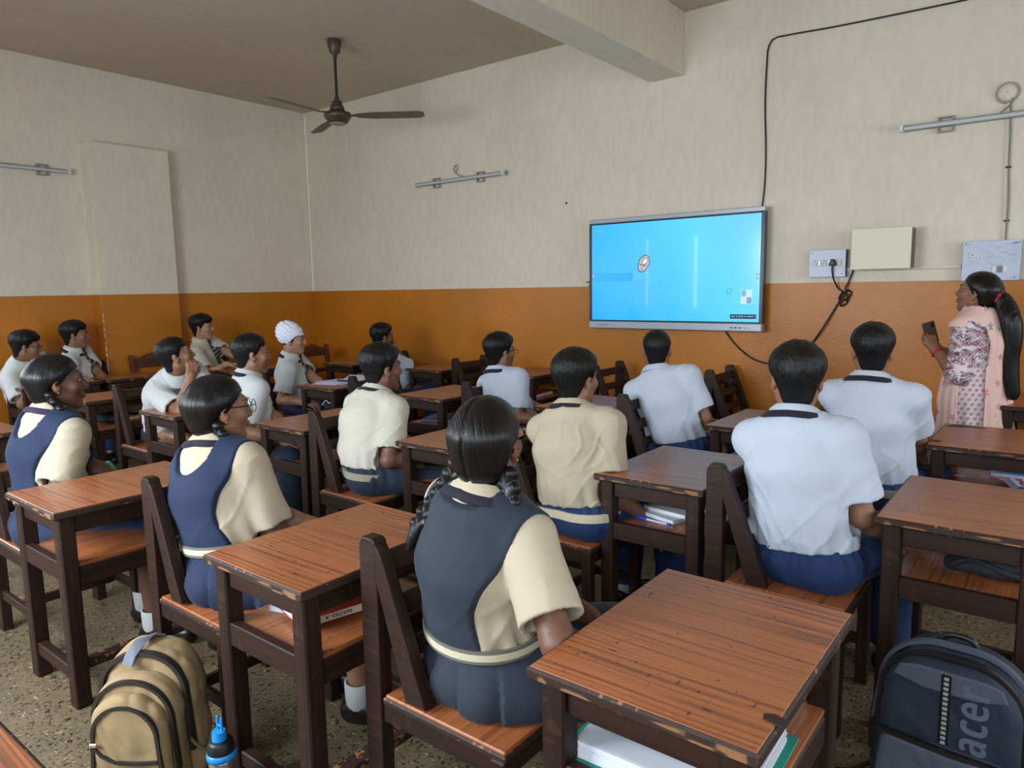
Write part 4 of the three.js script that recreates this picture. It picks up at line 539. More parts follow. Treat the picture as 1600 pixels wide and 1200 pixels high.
// ---------------------------------------------------------------- the standing woman in a printed kurta
{
  const paisley = canvasTex(512, 512, (c, w, h) => { c.fillStyle = '#d9cdd2'; c.fillRect(0, 0, w, h); let s = 77; const q = () => (s = (s * 16807) % 2147483647) / 2147483647; const cols = ['#74303f', '#4d3c50', '#8d3f52', '#5f2735', '#7d6f7c'];
    for (let i = 0; i < 240; i++) { const x = q() * w, y = q() * h, r = 10 + q() * 22, a = q() * 6.28; for (const ox of [-w, 0, w]) for (const oy of [-h, 0, h]) { c.save(); c.translate(x + ox, y + oy); c.rotate(a); c.strokeStyle = cols[i % 5]; c.lineWidth = 4; c.beginPath(); c.arc(0, 0, r, 0, 4.4); c.stroke(); c.beginPath(); c.arc(r * 0.25, 0, r * 0.5, 0, 5.4); c.stroke(); c.fillStyle = cols[(i + 2) % 5]; c.beginPath(); c.arc(0, 0, r * 0.22, 0, 6.3); c.fill(); c.restore(); } } });
  const block = canvasTex(256, 256, (c, w, h) => { c.fillStyle = '#dcc8cb'; c.fillRect(0, 0, w, h); for (let j = 0; j < 4; j++) for (let i = 0; i < 4; i++) { const x = (i + (j % 2) / 2 + 0.25) * 64 % 256, y = j * 64 + 32; for (const ox of [-256, 0, 256]) { c.fillStyle = '#8c727a'; c.beginPath(); c.ellipse(x + ox, y, 15, 22, 0.5, 0, 6.3); c.fill(); c.strokeStyle = '#c6aeb2'; c.lineWidth = 3; for (let k = -2; k <= 2; k++) { c.beginPath(); c.moveTo(x + ox - 14, y + k * 8 + 4); c.lineTo(x + ox + 14, y + k * 8 - 5); c.stroke(); } } } });
  const pinkTex = canvasTex(1024, 1024, (c, w, h) => { c.fillStyle = '#e2bdb4'; c.fillRect(0, 0, w, h); let s = 19; const q = () => (s = (s * 16807) % 2147483647) / 2147483647; for (let i = 0; i < 42; i++) { const x = q() * w, y = q() * h, r = 8 + q() * 14; c.fillStyle = ['#d66a6a', '#3d7f86', '#b98a80', '#a9606a', '#c8968c'][i % 5]; const a0 = q() * 6.28; for (let k = 0; k < 5; k++) { const a = a0 + k * 1.2566; c.beginPath(); c.ellipse(x + Math.cos(a) * r, y + Math.sin(a) * r, r * 0.8, r * 0.33, a, 0, 6.3); c.fill(); } c.strokeStyle = '#b08f86'; c.lineWidth = 3; c.beginPath(); c.moveTo(x, y); c.lineTo(x + 30 * (q() - 0.5), y + 40); c.stroke(); } });
  for (const t of [paisley, block, pinkTex]) t.wrapS = t.wrapT = THREE.RepeatWrapping;
  const t = person({ label: 'woman in a printed kurta with pink scarf, standing by the front wall holding a phone', hip: [-0.45, -5.02], head: [-0.462, 1.425, -5.0], ty: -68, ly: -68, hy: -78, hp: 10, py: -68, standing: true, fem: true, kurta: true, hair: 'girl', partX: 0.5, skin: 'mid', lod: 0, s: 0.98, slouch: 0.02, shW: 0.15, hairT: 0.016,
    armL: { w: [-0.655, 1.095, -4.94], e: [0.5, -0.8, 0.5], f: [-0.35, 0.85, -0.25], n: [-0.3, 0.1, -0.9], t: [-0.6, -0.2, 0.5], curl: [62, 68, 74, 78], fine: true }, armR: { w: [-0.67, 1.08, -5.13], e: [0.3, -0.9, -0.4], f: [-0.4, 0.85, 0.15], n: [0.2, 0.1, 0.9], curl: 62 } });
  const { G, Hp, N, Tu, R, Fw, arms, torsoP, P1, s, neckC, na, hc, cell, hcell } = t;
  const hem = [Hp[0] + 0.01, 0.32, Hp[2]], ax = (x, y, z) => { const a = (x - Hp[0]) * R[0] + (z - Hp[2]) * R[2], b = (x - Hp[0]) * Fw[0] + (z - Hp[2]) * Fw[2]; return [a, b, Math.atan2(-a, b)]; };   // 0 = front, +90 deg = her left side
  const coreP = [...torsoP(0.016, 0.012), ecapP(P1, [Hp[0], Hp[1] - 0.02, Hp[2]], R, 0.145, 0.115, 0.178, 0.15, 0.06), ecapP([Hp[0], Hp[1], Hp[2]], hem, R, 0.178, 0.15, 0.25, 0.235, 0.06), capP(add(N, na, -0.03), add(N, na, 0.03), 0.058, 0.055, 0.03)], core = blend(coreP);
  const slv = arms.map((a) => [capP(a.S, a.E, 0.064, 0.06, 0.03), capP(a.E, mix(a.E, a.W, 0.4), 0.06, 0.056, 0.02)]), slvB = arms.flatMap((a) => [capP(a.S, a.E, 0.068, 0.066), capP(a.E, mix(a.E, a.W, 0.3), 0.064, 0.062)]);
  const fa = arms.map((a) => unit(sub(a.W, a.E))), fe = arms.map((a) => mix(a.E, a.W, 0.2));
  const pleat = (x, y, z) => { const [a, b, an] = ax(x, y, z); return 0.010 * Math.sin(an * 15 + 2 * noise(an * 2, y * 3, 1)) * sst(Hp[1] + 0.1, Hp[1] - 0.3, y) + 0.005 * (noise(x * 16, y * 9, z * 16) - 0.5); };
  const kurF = (x, y, z) => { let d = core(x, y, z) + pleat(x, y, z); for (let i = 0; i < 2; i++) { const e1 = slv[i][0].f(x, y, z), e2 = Math.max(slv[i][1].f(x, y, z), (x - fe[i][0]) * fa[i][0] + (y - fe[i][1]) * fa[i][1] + (z - fe[i][2]) * fa[i][2]); let hh = 0.02 - Math.abs(e1 - e2), e = Math.min(e1, e2) - (hh > 0 ? hh * hh / 0.08 : 0) + 0.008 * (noise(x * 30, y * 18, z * 30) - 0.5); const h = 0.03 - Math.abs(d - e); d = Math.min(d, e) - (h > 0 ? h * h / 0.12 : 0); }
    const nh = (x - neckC[0]) * na[0] + (y - neckC[1]) * na[1] + (z - neckC[2]) * na[2]; if (Math.hypot(x - neckC[0], y - neckC[1], z - neckC[2]) < 0.1) d = Math.max(d, nh - 0.006); return Math.max(d, hem[1] - y); };
  const uvA = (k, m) => (x, y, z) => { const [, , an] = ax(x, y, z); return [an * 0.16 * k, y * m]; };
  part('kurta', meshField(kurF, boundsOf([...coreP, ...slvB], 0.03), 0.009, { uv: uvA(4, 4), slack: 0.02 }), phys({ map: paisley, roughness: 0.85 }), G, 'white kurta with maroon paisley print');
  const side = (an, lo, hi) => { const c = (lo + hi) / 2 * D2R, h = (hi - lo) / 2 * D2R; let q = an - c; while (q > Math.PI) q -= 6.28318; while (q < -Math.PI) q += 6.28318; return Math.abs(q) - h; };
  const lowB = boundsOf(coreP, 0.04);
  part('kurta_panel', meshField((x, y, z) => { const [, , an] = ax(x, y, z); return Math.max(core(x, y, z) + pleat(x, y, z) - 0.004, side(an, 84, 142) * 0.13, y - Hp[1] - 0.16, hem[1] + 0.02 - y); }, lowB, 0.009, { uv: uvA(9, 9), slack: 0.02 }), phys({ map: block, roughness: 0.85 }), G, 'pale side panel with rows of small block printed leaves');
  const shl = add(N, R, -0.10);
  const dupF = (x, y, z) => { const [a, b, an] = ax(x, y, z); const up = sst(Hp[1] + 0.32, N[1] - 0.02, y), fr = side(an, lerp(60, 48, up), lerp(97, 104, up)), bk = side(an, lerp(133, 112, up), 206), top = Math.hypot(x - shl[0], (y - shl[1]) * 0.9, z - shl[2]) - 0.09, m = Math.min(fr * 0.15, bk * 0.15, top), w = 0.0035 * Math.sin(an * 26 + 3 * noise(an * 3, y * 2, 5)) * (1 - up) + 0.004 * (noise(x * 20, y * 8, z * 20) - 0.5); let d = Math.abs(core(x, y, z) - 0.017 + w) - 0.006; const nd = Math.hypot(x - neckC[0], (y - neckC[1]) * 0.5, z - neckC[2]); return Math.max(d, m, 0.082 - nd, 0.46 - y, Math.min(-a - 0.128, y - arms[0].S[1] + 0.2, arms[0].S[1] + 0.02 - y)); };
  part('scarf', meshField(dupF, lowB, 0.0065, { uv: uvA(2.2, 1.3), slack: 0.02 }), phys({ map: pinkTex, roughness: 0.9, side: THREE.DoubleSide }), G, 'pale pink scarf with small flowers over the shoulder');
  const bk = (h, o) => add(add(add(Hp, Tu, h), Fw, -o), R, -0.01), tail = [hc(0, 0.0, -0.105), hc(0, -0.035, -0.148), bk(0.44, 0.175), bk(0.33, 0.19), bk(0.21, 0.185), bk(0.10, 0.20), bk(0.0, 0.22)], rt = [0.03, 0.036, 0.036, 0.034, 0.031, 0.026, 0.014], tp = [], tc = new THREE.CatmullRomCurve3(tail.map((p) => V(...p))), tq = (t) => { const q = t * (rt.length - 1), i = Math.min(rt.length - 2, Math.floor(q)); return lerp(rt[i], rt[i + 1], q - i); }; for (let i = 0; i < 28; i++) { const a = tc.getPoint(i / 28).toArray(), b = tc.getPoint((i + 1) / 28).toArray(); for (const o of [-1, 1]) tp.push(capP(add(a, Fw, o * 0.012), add(b, Fw, o * 0.012), tq(i / 28) * 0.85, tq((i + 1) / 28) * 0.85, 0.03)); } const TU = blend(tp);
  part('ponytail', meshField((x, y, z) => TU(x, y, z) + 0.006 * (noise((x + z) * 120, y * 6, z * 90) - 0.5), boundsOf(tp, 0.015), 0.005, { uv: (x, y, z) => [(x * 1.0 + z) * 6, y], color: () => [1, 1, 1] }), hairSleek, G, 'long loose ponytail down to the waist');
  const sc = []; for (let i = 0; i < 9; i++) { const a = i / 9 * 6.283; sc.push(ellP(add(add(hc(0, -0.012, -0.118), R, 0.0), add(mul(t.hf.r, Math.cos(a) * 0.034), mul(t.hf.u, Math.sin(a) * 0.038 + 0.006))), [0.019, 0.019, 0.016], AX, 0.006)); } part('hair_band', meshField(blend(sc), boundsOf(sc, 0.01), 0.0035), cloth(0xa3122c), G, 'crimson ruffled hair band');
  const wr = arms[0].W, wd = unit(sub(arms[0].W, arms[0].E)), br = new THREE.TorusGeometry(0.031, 0.006, 10, 30); br.applyQuaternion(new THREE.Quaternion().setFromUnitVectors(V(0, 0, 1), V(...wd))); br.translate(...add(wr, wd, -0.035)); part('bangle', br, std({ color: 0xc01a2c, roughness: 0.3 }), G, 'red bangle on the raised wrist');
  const ph = thing('mobile_phone', 'dark mobile phone held in the raised hand of the woman in pink', 'phone', add(add(t.base, add(wr, arms[0].f, 0.105)), [0.004, 0.0, -0.035])); ph.rotation.set(0.15, 0.5, 0.25); part('case', cbox(0.07, 0.135, 0.009, 0.003), std({ color: 0x4a3a2c, roughness: 0.5 }), ph); part('screen', cbox(0.064, 0.126, 0.002, 0.0006, 0, 0, -0.0052), M.blackGloss, ph); part('camera_lens', cbox(0.02, 0.028, 0.003, 0.001, 0.02, 0.045, 0.0055), M.black, ph);
}
// ---------------------------------------------------------------- wall screen
const ZW = Z_FRONT;
{
  const tv = thing('wall_screen', 'large interactive wall screen showing a blue picture with a small oval cell', 'screen', [-2.65, 1.605, ZW + 0.085]);
  const W = 1.54, H = 0.94;
  part('back_casing', cbox(W - 0.03, H - 0.03, 0.05, 0.01, 0, 0, -0.03), M.black, tv);
  part('top_bar', cbox(W, 0.036, 0.07, 0.005, 0, H / 2 - 0.018, 0), M.silver, tv); part('bottom_bar', cbox(W, 0.062, 0.075, 0.006, 0, -H / 2 + 0.031, 0.002), M.silver, tv);
  for (const s of [-1, 1]) part('side_bezel', cbox(0.026, H - 0.098, 0.062, 0.003, s * (W / 2 - 0.013), 0.013, 0), std({ color: 0x101c3a, roughness: 0.3 }), tv);
  const SW = W - 0.052, SH = H - 0.098, sy = 0.013;
  for (const s of [-1, 1]) part('inner_bezel', cbox(SW, 0.011, 0.05, 0.002, 0, sy + s * (SH / 2 - 0.0055), 0.004), std({ color: 0x07102e, roughness: 0.3 }), tv);
  const scr = canvasTex(1200, 690, (c, w, h) => {
    const g = c.createLinearGradient(0, h, w, 0); g.addColorStop(0, '#18b4ff'); g.addColorStop(0.35, '#46c6ff'); g.addColorStop(0.7, '#62deff'); g.addColorStop(1, '#7cd8ff'); c.fillStyle = g; c.fillRect(0, 0, w, h);
    c.fillStyle = '#1fb2f8'; c.fillRect(24, 352, 300, 56); c.fillStyle = '#4cc9fb'; c.fillRect(324, 352, 120, 50); c.strokeStyle = '#2aa5e6'; c.lineWidth = 2; c.strokeRect(24, 352, 300, 56); c.beginPath(); c.moveTo(324, 404); c.lineTo(446, 404); c.stroke();
    c.save(); c.translate(408, 290); c.rotate(0.45); c.fillStyle = '#3f4a66'; c.beginPath(); c.ellipse(0, 0, 42, 64, 0, 0, 6.3); c.fill(); c.fillStyle = '#b9bfd0'; c.beginPath(); c.ellipse(0, 0, 36, 58, 0, 0, 6.3); c.fill(); let s = 5; const q = () => (s = (s * 16807) % 2147483647) / 2147483647; for (let i = 0; i < 260; i++) { const a = q() * 6.28, r = Math.sqrt(q()); c.fillStyle = ['#6a6f86', '#e9e9f2', '#8a7f95', '#d8c9cf'][i % 4]; c.fillRect(Math.cos(a) * r * 34, Math.sin(a) * r * 55, 4, 4); } c.fillStyle = '#eef0f6'; c.beginPath(); c.ellipse(2, -18, 15, 24, 0.2, 0, 6.3); c.fill(); c.strokeStyle = '#4b3f55'; c.lineWidth = 4; c.beginPath(); c.ellipse(2, -18, 16, 25, 0.2, 0, 6.3); c.stroke(); c.beginPath(); c.moveTo(-30, 16); c.lineTo(24, 8); c.stroke(); c.restore();
    c.strokeStyle = '#3a9fd0'; c.lineWidth = 4; c.beginPath(); c.arc(1008, 488, 17, 0, 6.3); c.stroke();
    for (const [x, y, f] of [[1086, 484, '#8fc4e6'], [1120, 484, '#c8ecf7'], [1086, 528, '#c8ecf7'], [1120, 528, '#7fb2cf']]) { c.fillStyle = '#e8fbff'; c.fillRect(x - 2, y - 2, 36, 46); c.fillStyle = f; c.fillRect(x, y, 32, 42); } c.strokeStyle = '#3d7fa6'; c.lineWidth = 3; c.beginPath(); c.ellipse(1102, 500, 8, 12, 0, 0, 6.3); c.stroke(); c.beginPath(); c.ellipse(1136, 550, 9, 15, 0.2, 0, 6.3); c.stroke();
    c.fillStyle = '#5f9fd6'; c.fillRect(4, 350, 16, 34); c.fillRect(1176, 378, 20, 38); c.fillStyle = '#cfeaff'; c.fillRect(9, 358, 6, 18); c.fillRect(1182, 388, 8, 18);
    c.fillStyle = '#0b2b52'; c.fillRect(1018, 640, 166, 28); c.fillStyle = '#e8f6ff'; let wx = 1026; for (const n of [5, 2, 6, 2, 8]) { for (let i = 0; i < n; i++) { const t = (i * 7 + n * 3) % 4; c.fillRect(wx, 650 - (t === 1 ? 4 : 0), 2, t === 1 ? 12 : 8); c.fillRect(wx, t === 2 ? 656 : 650, 4, 2); wx += 5.2; } wx += 5; } c.fillRect(1172, 649, 7, 2); c.fillRect(1176, 651, 2, 8);
    c.fillStyle = 'rgba(170,215,250,0.6)'; for (let i = 0; i < 6; i++) { c.fillRect(36 + i * 11, 40 - (i % 3 ? 0 : 5), 3, i % 3 ? 12 : 17); c.fillRect(36 + i * 11, i % 2 ? 40 : 49, 8, 3); }
  });
  const sg = new THREE.PlaneGeometry(SW, SH - 0.02); sg.translate(0, sy, 0.0265);
  part('screen', merge(cbox(SW, SH - 0.02, 0.02, 0.001, 0, sy, 0.0155)), M.blackGloss, tv);
  const pic = part('display', sg, phys({ color: 0x05070a, roughness: 0.14, emissive: 0xffffff, emissiveMap: scr, emissiveIntensity: TVGLOW, clearcoat: 0.5, clearcoatRoughness: 0.03 }), tv, 'glowing blue display'); pic.castShadow = false;
  part('speaker_slot', merge([0, 1, 2, 3, 4].map((i) => cbox(0.013, 0.006, 0.004, 0.001, -W / 2 + 0.10 + i * 0.024, -H / 2 + 0.032, 0.0405))), M.black, tv); for (let i = 0; i < 3; i++) part('button', cbox(0.022, 0.008, 0.006, 0.002, W / 2 - 0.235 + i * 0.034, -H / 2 + 0.028, 0.041), M.black, tv); part('port', merge(cbox(0.01, 0.006, 0.004, 0.001, W / 2 - 0.125, -H / 2 + 0.028, 0.041), cbox(0.01, 0.006, 0.004, 0.001, W / 2 - 0.098, -H / 2 + 0.028, 0.041)), M.grey, tv);
  part('wall_bracket', merge(cbox(0.06, 0.6, 0.035, 0.003, -0.3, 0, -0.066), cbox(0.06, 0.6, 0.035, 0.003, 0.3, 0, -0.066)), M.black, tv);
  const dong = thing('cable_stub', 'short black plugs sticking out of the left side of the wall screen', 'plug', [-3.43, 1.52, ZW + 0.07]); part('plug', merge(cbox(0.05, 0.014, 0.014, 0.004, -0.02, 0.02, 0), cbox(0.035, 0.012, 0.012, 0.004, -0.01, -0.012, 0), cbox(0.03, 0.012, 0.012, 0.004, -0.005, -0.075, 0)), M.black, dong);
  const l = new THREE.RectAreaLight(new THREE.Color(0.22, 0.62, 1.0), TVLIGHT, SW, SH - 0.02); l.position.set(-2.65, 1.605 + sy, ZW + 0.085 + 0.024); l.lookAt(-2.65, 1.605 + sy, 0); l.castShadow = true; l.name = 'screen_glow'; scene.add(l);
}
// cables on the front wall
const zc = ZW + 0.012, wire = (name, label, pts, r = 0.0055, mat = M.black, seg = 80) => { const o = thing(name, label, 'cable'); part('cord', tube(pts.map(([x, y, z]) => [x, y, z ?? zc]), r, seg, 6), mat, o); return o; };
wire('power_cable', 'thin black cable hanging from the ceiling down to the top of the wall screen', [[2.38, 3.25], [1.2, 3.258], [0.2, 3.262], [-0.699, 3.26], [-1.081, 3.265], [-1.484, 3.274], [-1.80, 3.288], [-1.89, 3.285], [-1.925, 3.24], [-1.936, 3.10], [-1.94, 2.842], [-1.924, 2.47], [-1.926, 2.236], [-1.941, 2.07]], 0.006, M.black, 140);
wire('power_cable', 'black cable sagging out of the underside of the wall screen', [[-2.23, 1.17], [-2.20, 1.12], [-2.113, 1.015], [-1.982, 0.919], [-1.856, 0.885], [-1.75, 0.92], [-1.643, 1.0], [-1.53, 1.06]], 0.007);
wire('power_cable', 'knotted black cable running down from the wooden wall box', [[-1.25, 1.66], [-1.30, 1.50], [-1.315, 1.45], [-1.28, 1.43], [-1.296, 1.39], [-1.34, 1.37], [-1.36, 1.39], [-1.33, 1.43], [-1.30, 1.40], [-1.31, 1.35], [-1.345, 1.33], [-1.33, 1.42], [-1.36, 1.36], [-1.403, 1.275], [-1.465, 1.157], [-1.53, 1.06]].map(([x, y], i) => [x, y, zc + (i % 3) * 0.012]), 0.007, M.black, 160);
{ const o = thing('socket_board', 'pale blue wall socket board with a black plug in it', 'socket', [-1.443, 1.637, ZW]);
  part('box', cbox(0.25, 0.193, 0.05, 0.003, 0, 0, 0.025), M.black, o); part('plate', cbox(0.252, 0.195, 0.006, 0.003, 0, 0, 0.052), M.plate, o);
  const strip = [-0.083, -0.052, -0.018, 0.016, 0.05, 0.083]; strip.forEach((x, i) => { if (i % 2 === 0 || i > 4) part(i === 5 ? 'switch' : 'socket', merge(cbox(0.032, 0.05, 0.006, 0.002, x, 0.004, 0.057)), M.white, o); else part('switch', merge(cbox(0.022, 0.04, 0.009, 0.002, x, 0.004, 0.058)), M.silver, o); });
  part('pin_hole', merge([-0.083, -0.018].flatMap((x) => [[0, 0.014, 0.007], [-0.009, -0.006, 0.005], [0.009, -0.006, 0.005]].map(([a, b, w]) => cbox(w, w * 1.2, 0.002, 0.0005, x + a, 0.004 + b, 0.0605)))), M.black, o);
  part('screw', merge(cyl(0.004, 0.004, 0.004).rotateX(Math.PI / 2).translate(-0.105, 0.078, 0.056), cyl(0.004, 0.004, 0.004).rotateX(Math.PI / 2).translate(0.105, -0.075, 0.056)), M.black, o); }
{ const o = thing('power_plug', 'black three pin plug with cord hanging from the socket board', 'plug', [-1.40, 1.64, ZW + 0.06]); part('plug_body', extr([[-0.024, -0.02], [0.024, -0.02], [0.022, 0.0], [0.008, 0.026], [-0.008, 0.026], [-0.022, 0.0]], 0.034, 0.006).translate(0, 0, 0.018), M.black, o);
  part('cord', tube([[0, -0.015, 0.02], [0, -0.06, 0.018], [0.01, -0.12, 0.0], [0.04, -0.19, -0.04], [0.085, -0.21, -0.04], [0.10, -0.19, -0.045]], 0.006, 50, 6), M.black, o); }
{ const o = thing('wooden_wall_box', 'cream flat wooden box fixed to the wall beside the socket board', 'box', [-1.075, 1.723, ZW]);
  part('front_board', cbox(0.37, 0.275, 0.012, 0.003, 0, 0, 0.162), std({ color: 0xe4dfc8, roughness: 0.6 }), o); for (const s of [-1, 1]) part('side_board', cbox(0.012, 0.265, 0.155, 0.002, s * 0.176, 0, 0.078), std({ color: 0x6d6650, roughness: 0.7 }), o); for (const s of [-1, 1]) part('edge_board', cbox(0.34, 0.012, 0.155, 0.002, 0, s * 0.126, 0.078), M.dark, o); part('back_board', cbox(0.34, 0.24, 0.01, 0.002, 0, 0, 0.006), M.dark, o); }
{ const o = thing('switchboard', 'pale switchboard covered in faint pencil scribbles behind the head of the woman', 'switchboard', [-0.452, 1.622, ZW]);
  const scrib = canvasTex(512, 440, (c, w, h) => { c.fillStyle = '#b9c4d9'; c.fillRect(0, 0, w, h); let s = 31; const q = () => (s = (s * 16807) % 2147483647) / 2147483647; for (let i = 0; i < 90; i++) { c.strokeStyle = `rgba(80,90,120,${0.12 + 0.3 * q()})`; c.lineWidth = 1 + q() * 2; const x = 40 + q() * 440, y = 20 + q() * 260; c.beginPath(); c.moveTo(x, y); for (let k = 0; k < 4; k++) c.lineTo(x + (q() - 0.5) * 80, y + (q() - 0.4) * 40); c.stroke(); } for (let i = 0; i < 8; i++) { c.strokeStyle = 'rgba(60,70,100,0.5)'; c.lineWidth = 3; c.beginPath(); c.moveTo(440, 66 + i * 20); c.lineTo(500, 62 + i * 20 + q() * 6); c.stroke(); } c.strokeStyle = '#26304a'; c.lineWidth = 6; c.beginPath(); c.moveTo(428, 36); c.lineTo(452, 32); c.stroke(); c.beginPath(); c.arc(462, 30, 9, 0, 6.3); c.stroke(); c.lineWidth = 9; c.beginPath(); c.moveTo(474, 36); c.lineTo(506, 22); c.stroke(); });
  part('box', cbox(0.31, 0.25, 0.045, 0.003, 0, 0, 0.022), M.black, o); const pg = new THREE.PlaneGeometry(0.308, 0.248).translate(0, 0, 0.0535); part('plate', cbox(0.314, 0.254, 0.007, 0.003, 0, 0, 0.0495), M.plate, o); part('scribbled_face', pg, std({ map: scrib, roughness: 0.4 }), o);
  part('socket', cbox(0.058, 0.046, 0.006, 0.002, -0.088, 0.03, 0.056), M.white, o); part('pin_hole', merge([[-0.1, 0.04, 0.007], [-0.108, 0.022, 0.005], [-0.092, 0.022, 0.005]].map(([x, y, w]) => cbox(w, w * 1.3, 0.002, 0.0005, x, y, 0.0597))), M.black, o); part('switch', cbox(0.018, 0.03, 0.006, 0.002, -0.07, 0.03, 0.06), M.silver, o); for (const x of [0.02, 0.05, 0.08]) part('switch', cbox(0.024, 0.042, 0.008, 0.002, x, -0.055, 0.057), x === 0.05 ? M.grey : M.white, o);
  part('screw', merge([[-0.14, 0.11], [0.13, -0.108]].map(([x, y]) => cyl(0.004, 0.004, 0.004).rotateX(Math.PI / 2).translate(x, y, 0.054))), M.black, o); }
{ const o = thing('cable_trunking', 'horizontal pale cable trunking between wooden box and switchboard', 'trunking', [0, 0, ZW]); part('channel', cbox(0.95, 0.028, 0.016, 0.002, -1.09, 1.592, 0.008), M.cream, o); part('cover', cbox(0.95, 0.020, 0.003, 0.001, -1.09, 1.592, 0.0175), M.cream, o); }
{ const o = thing('cable_trunking', 'vertical pale conduit with dark wire running down to the switchboard', 'trunking', [0, 0, ZW]); part('channel', extr([[-0.428, 2.60], [-0.412, 2.60], [-0.386, 1.745], [-0.402, 1.745]], 0.012, 0.002).translate(0, 0, 0.007), M.cream, o); part('wire', tube([[-0.412, 2.60, 0.016], [-0.40, 2.40, 0.02], [-0.396, 2.2, 0.016], [-0.384, 2.0, 0.02], [-0.385, 1.75, 0.016]], 0.005, 40, 6), M.grey, o); for (const [x, y] of [[-0.399, 2.2], [-0.388, 1.87]]) part('clip', cbox(0.03, 0.012, 0.022, 0.002, x, y, 0.01), M.black, o); }
{ const o = thing('ceiling_rose', 'round pale cable box on the wall above the right tube light', 'cable box', [-0.43, 2.655, ZW]); part('base', cyl(0.062, 0.066, 0.02).rotateX(Math.PI / 2).translate(0, 0, 0.01), M.fanIvory, o); part('cap', lathe([[0, 0.018], [0.03, 0.016], [0.046, 0.01], [0.05, 0]], 28).rotateX(Math.PI / 2).translate(0, 0, 0.02), M.cream, o); part('wire', tube([[0.0, 0, 0.036], [0.03, -0.05, 0.02], [0.015, -0.08, 0.02], [-0.03, -0.12, 0.03]], 0.004, 20, 6), M.grey, o); }
// tube lights, switched off
function tubeLight(label, pos, turn, marks) { const o = thing('tube_light', label, 'tube light', pos, turn); part('batten', cbox(1.22, 0.036, 0.032, 0.004, 0, 0, 0.05), M.tubeGrey, o); part('tube', cyl(0.013, 0.013, 1.16, 0, 0, 0, 16).rotateZ(Math.PI / 2).translate(0, -0.006, 0.082), M.tubeGlass, o); for (const s of [-1, 1]) part('lamp_holder', cbox(0.025, 0.05, 0.05, 0.004, s * 0.597, 0, 0.07), M.white, o);
  for (const x of marks) part('bracket', extr([[-0.045, -0.05], [0.045, -0.05], [0.045, 0.05], [-0.045, 0.05]], 0.034, 0.002, [[-0.035, -0.04], [-0.035, 0.04], [0.035, 0.04], [0.035, -0.04]]).translate(x, 0, 0.018), M.fanIvory, o); return o; }
{ const a = tubeLight('unlit tube light on the front wall left of the wall screen', [-5.01, 2.595, ZW], 0, [-0.33, 0.27]); part('wire', tube([[0.05, 0.02, 0.05], [-0.04, 0.06, 0.03], [-0.09, 0.11, 0.02], [-0.06, 0.15, 0.02], [-0.03, 0.12, 0.025], [-0.06, 0.08, 0.02]], 0.005, 40, 6), M.fanIvory, a); tubeLight('unlit tube light at the right edge above the woman in pink', [-0.405, 2.51, ZW], 0, [-0.35, 0.3]); tubeLight('unlit tube light on the left wall cut off by the picture edge', [X_LEFT, 2.64, -2.29], Math.PI / 2, [0.39, -0.3]); }
// ceiling fan
{ const o = thing('ceiling_fan', 'brown ceiling fan with three blades on a long down rod', 'fan', [-5.16, CEIL, -4.18]); const b = M.fanBrown;
  part('ceiling_plate', cyl(0.075, 0.08, 0.012, 0, -0.006, 0, 28), M.fanIvory, o); part('top_canopy', lathe([[0.0, -0.17], [0.016, -0.165], [0.024, -0.13], [0.045, -0.115], [0.05, -0.075], [0.057, -0.07], [0.06, -0.02], [0.052, -0.012], [0, -0.01]], 28), b, o); part('down_rod', cyl(0.0115, 0.0115, 0.46, 0, -0.36, 0, 16), M.black, o);
  part('bottom_canopy', lathe([[0.0, -0.475], [0.018, -0.475], [0.024, -0.51], [0.042, -0.52], [0.046, -0.55], [0.058, -0.56], [0.066, -0.60], [0, -0.61]].reverse(), 28), b, o); part('motor', lathe([[0, -0.705], [0.07, -0.703], [0.088, -0.69], [0.095, -0.675], [0.112, -0.655], [0.118, -0.635], [0.112, -0.615], [0.06, -0.598], [0, -0.595]], 36), b, o, 'brown motor housing'); part('motor_cover', lathe([[0, -0.712], [0.06, -0.709], [0.078, -0.698], [0, -0.69]], 30), M.fanIvory, o);
  const bl = extr([[0.17, -0.045], [0.32, -0.068], [0.69, -0.075], [0.75, -0.06], [0.755, 0.02], [0.71, 0.058], [0.32, 0.06], [0.17, 0.035]], 0.004, 0.001), ir = extr([[0.08, -0.018], [0.2, -0.03], [0.2, 0.03], [0.08, 0.018]], 0.006, 0.001); for (const a of FANANG) { const g = new THREE.Group(); const bm = part('blade', bl.clone().rotateX(-Math.PI / 2 - 0.2).translate(0, -0.64, 0), M.fanBlade, o); bm.rotation.y = a; part('blade_iron', ir.clone().rotateX(-Math.PI / 2 - 0.1).translate(0, -0.636, 0), b, bm); } }
{ const o = thing('wall_stain', 'small reddish scuff mark on the cream front wall above the screen', 'mark', [-3.736, 2.26, ZW]); part('scuff', cbox(0.022, 0.02, 0.002, 0.0005, 0, 0, 0.001), std({ color: 0x6a2a1c, roughness: 0.8 }), o); }
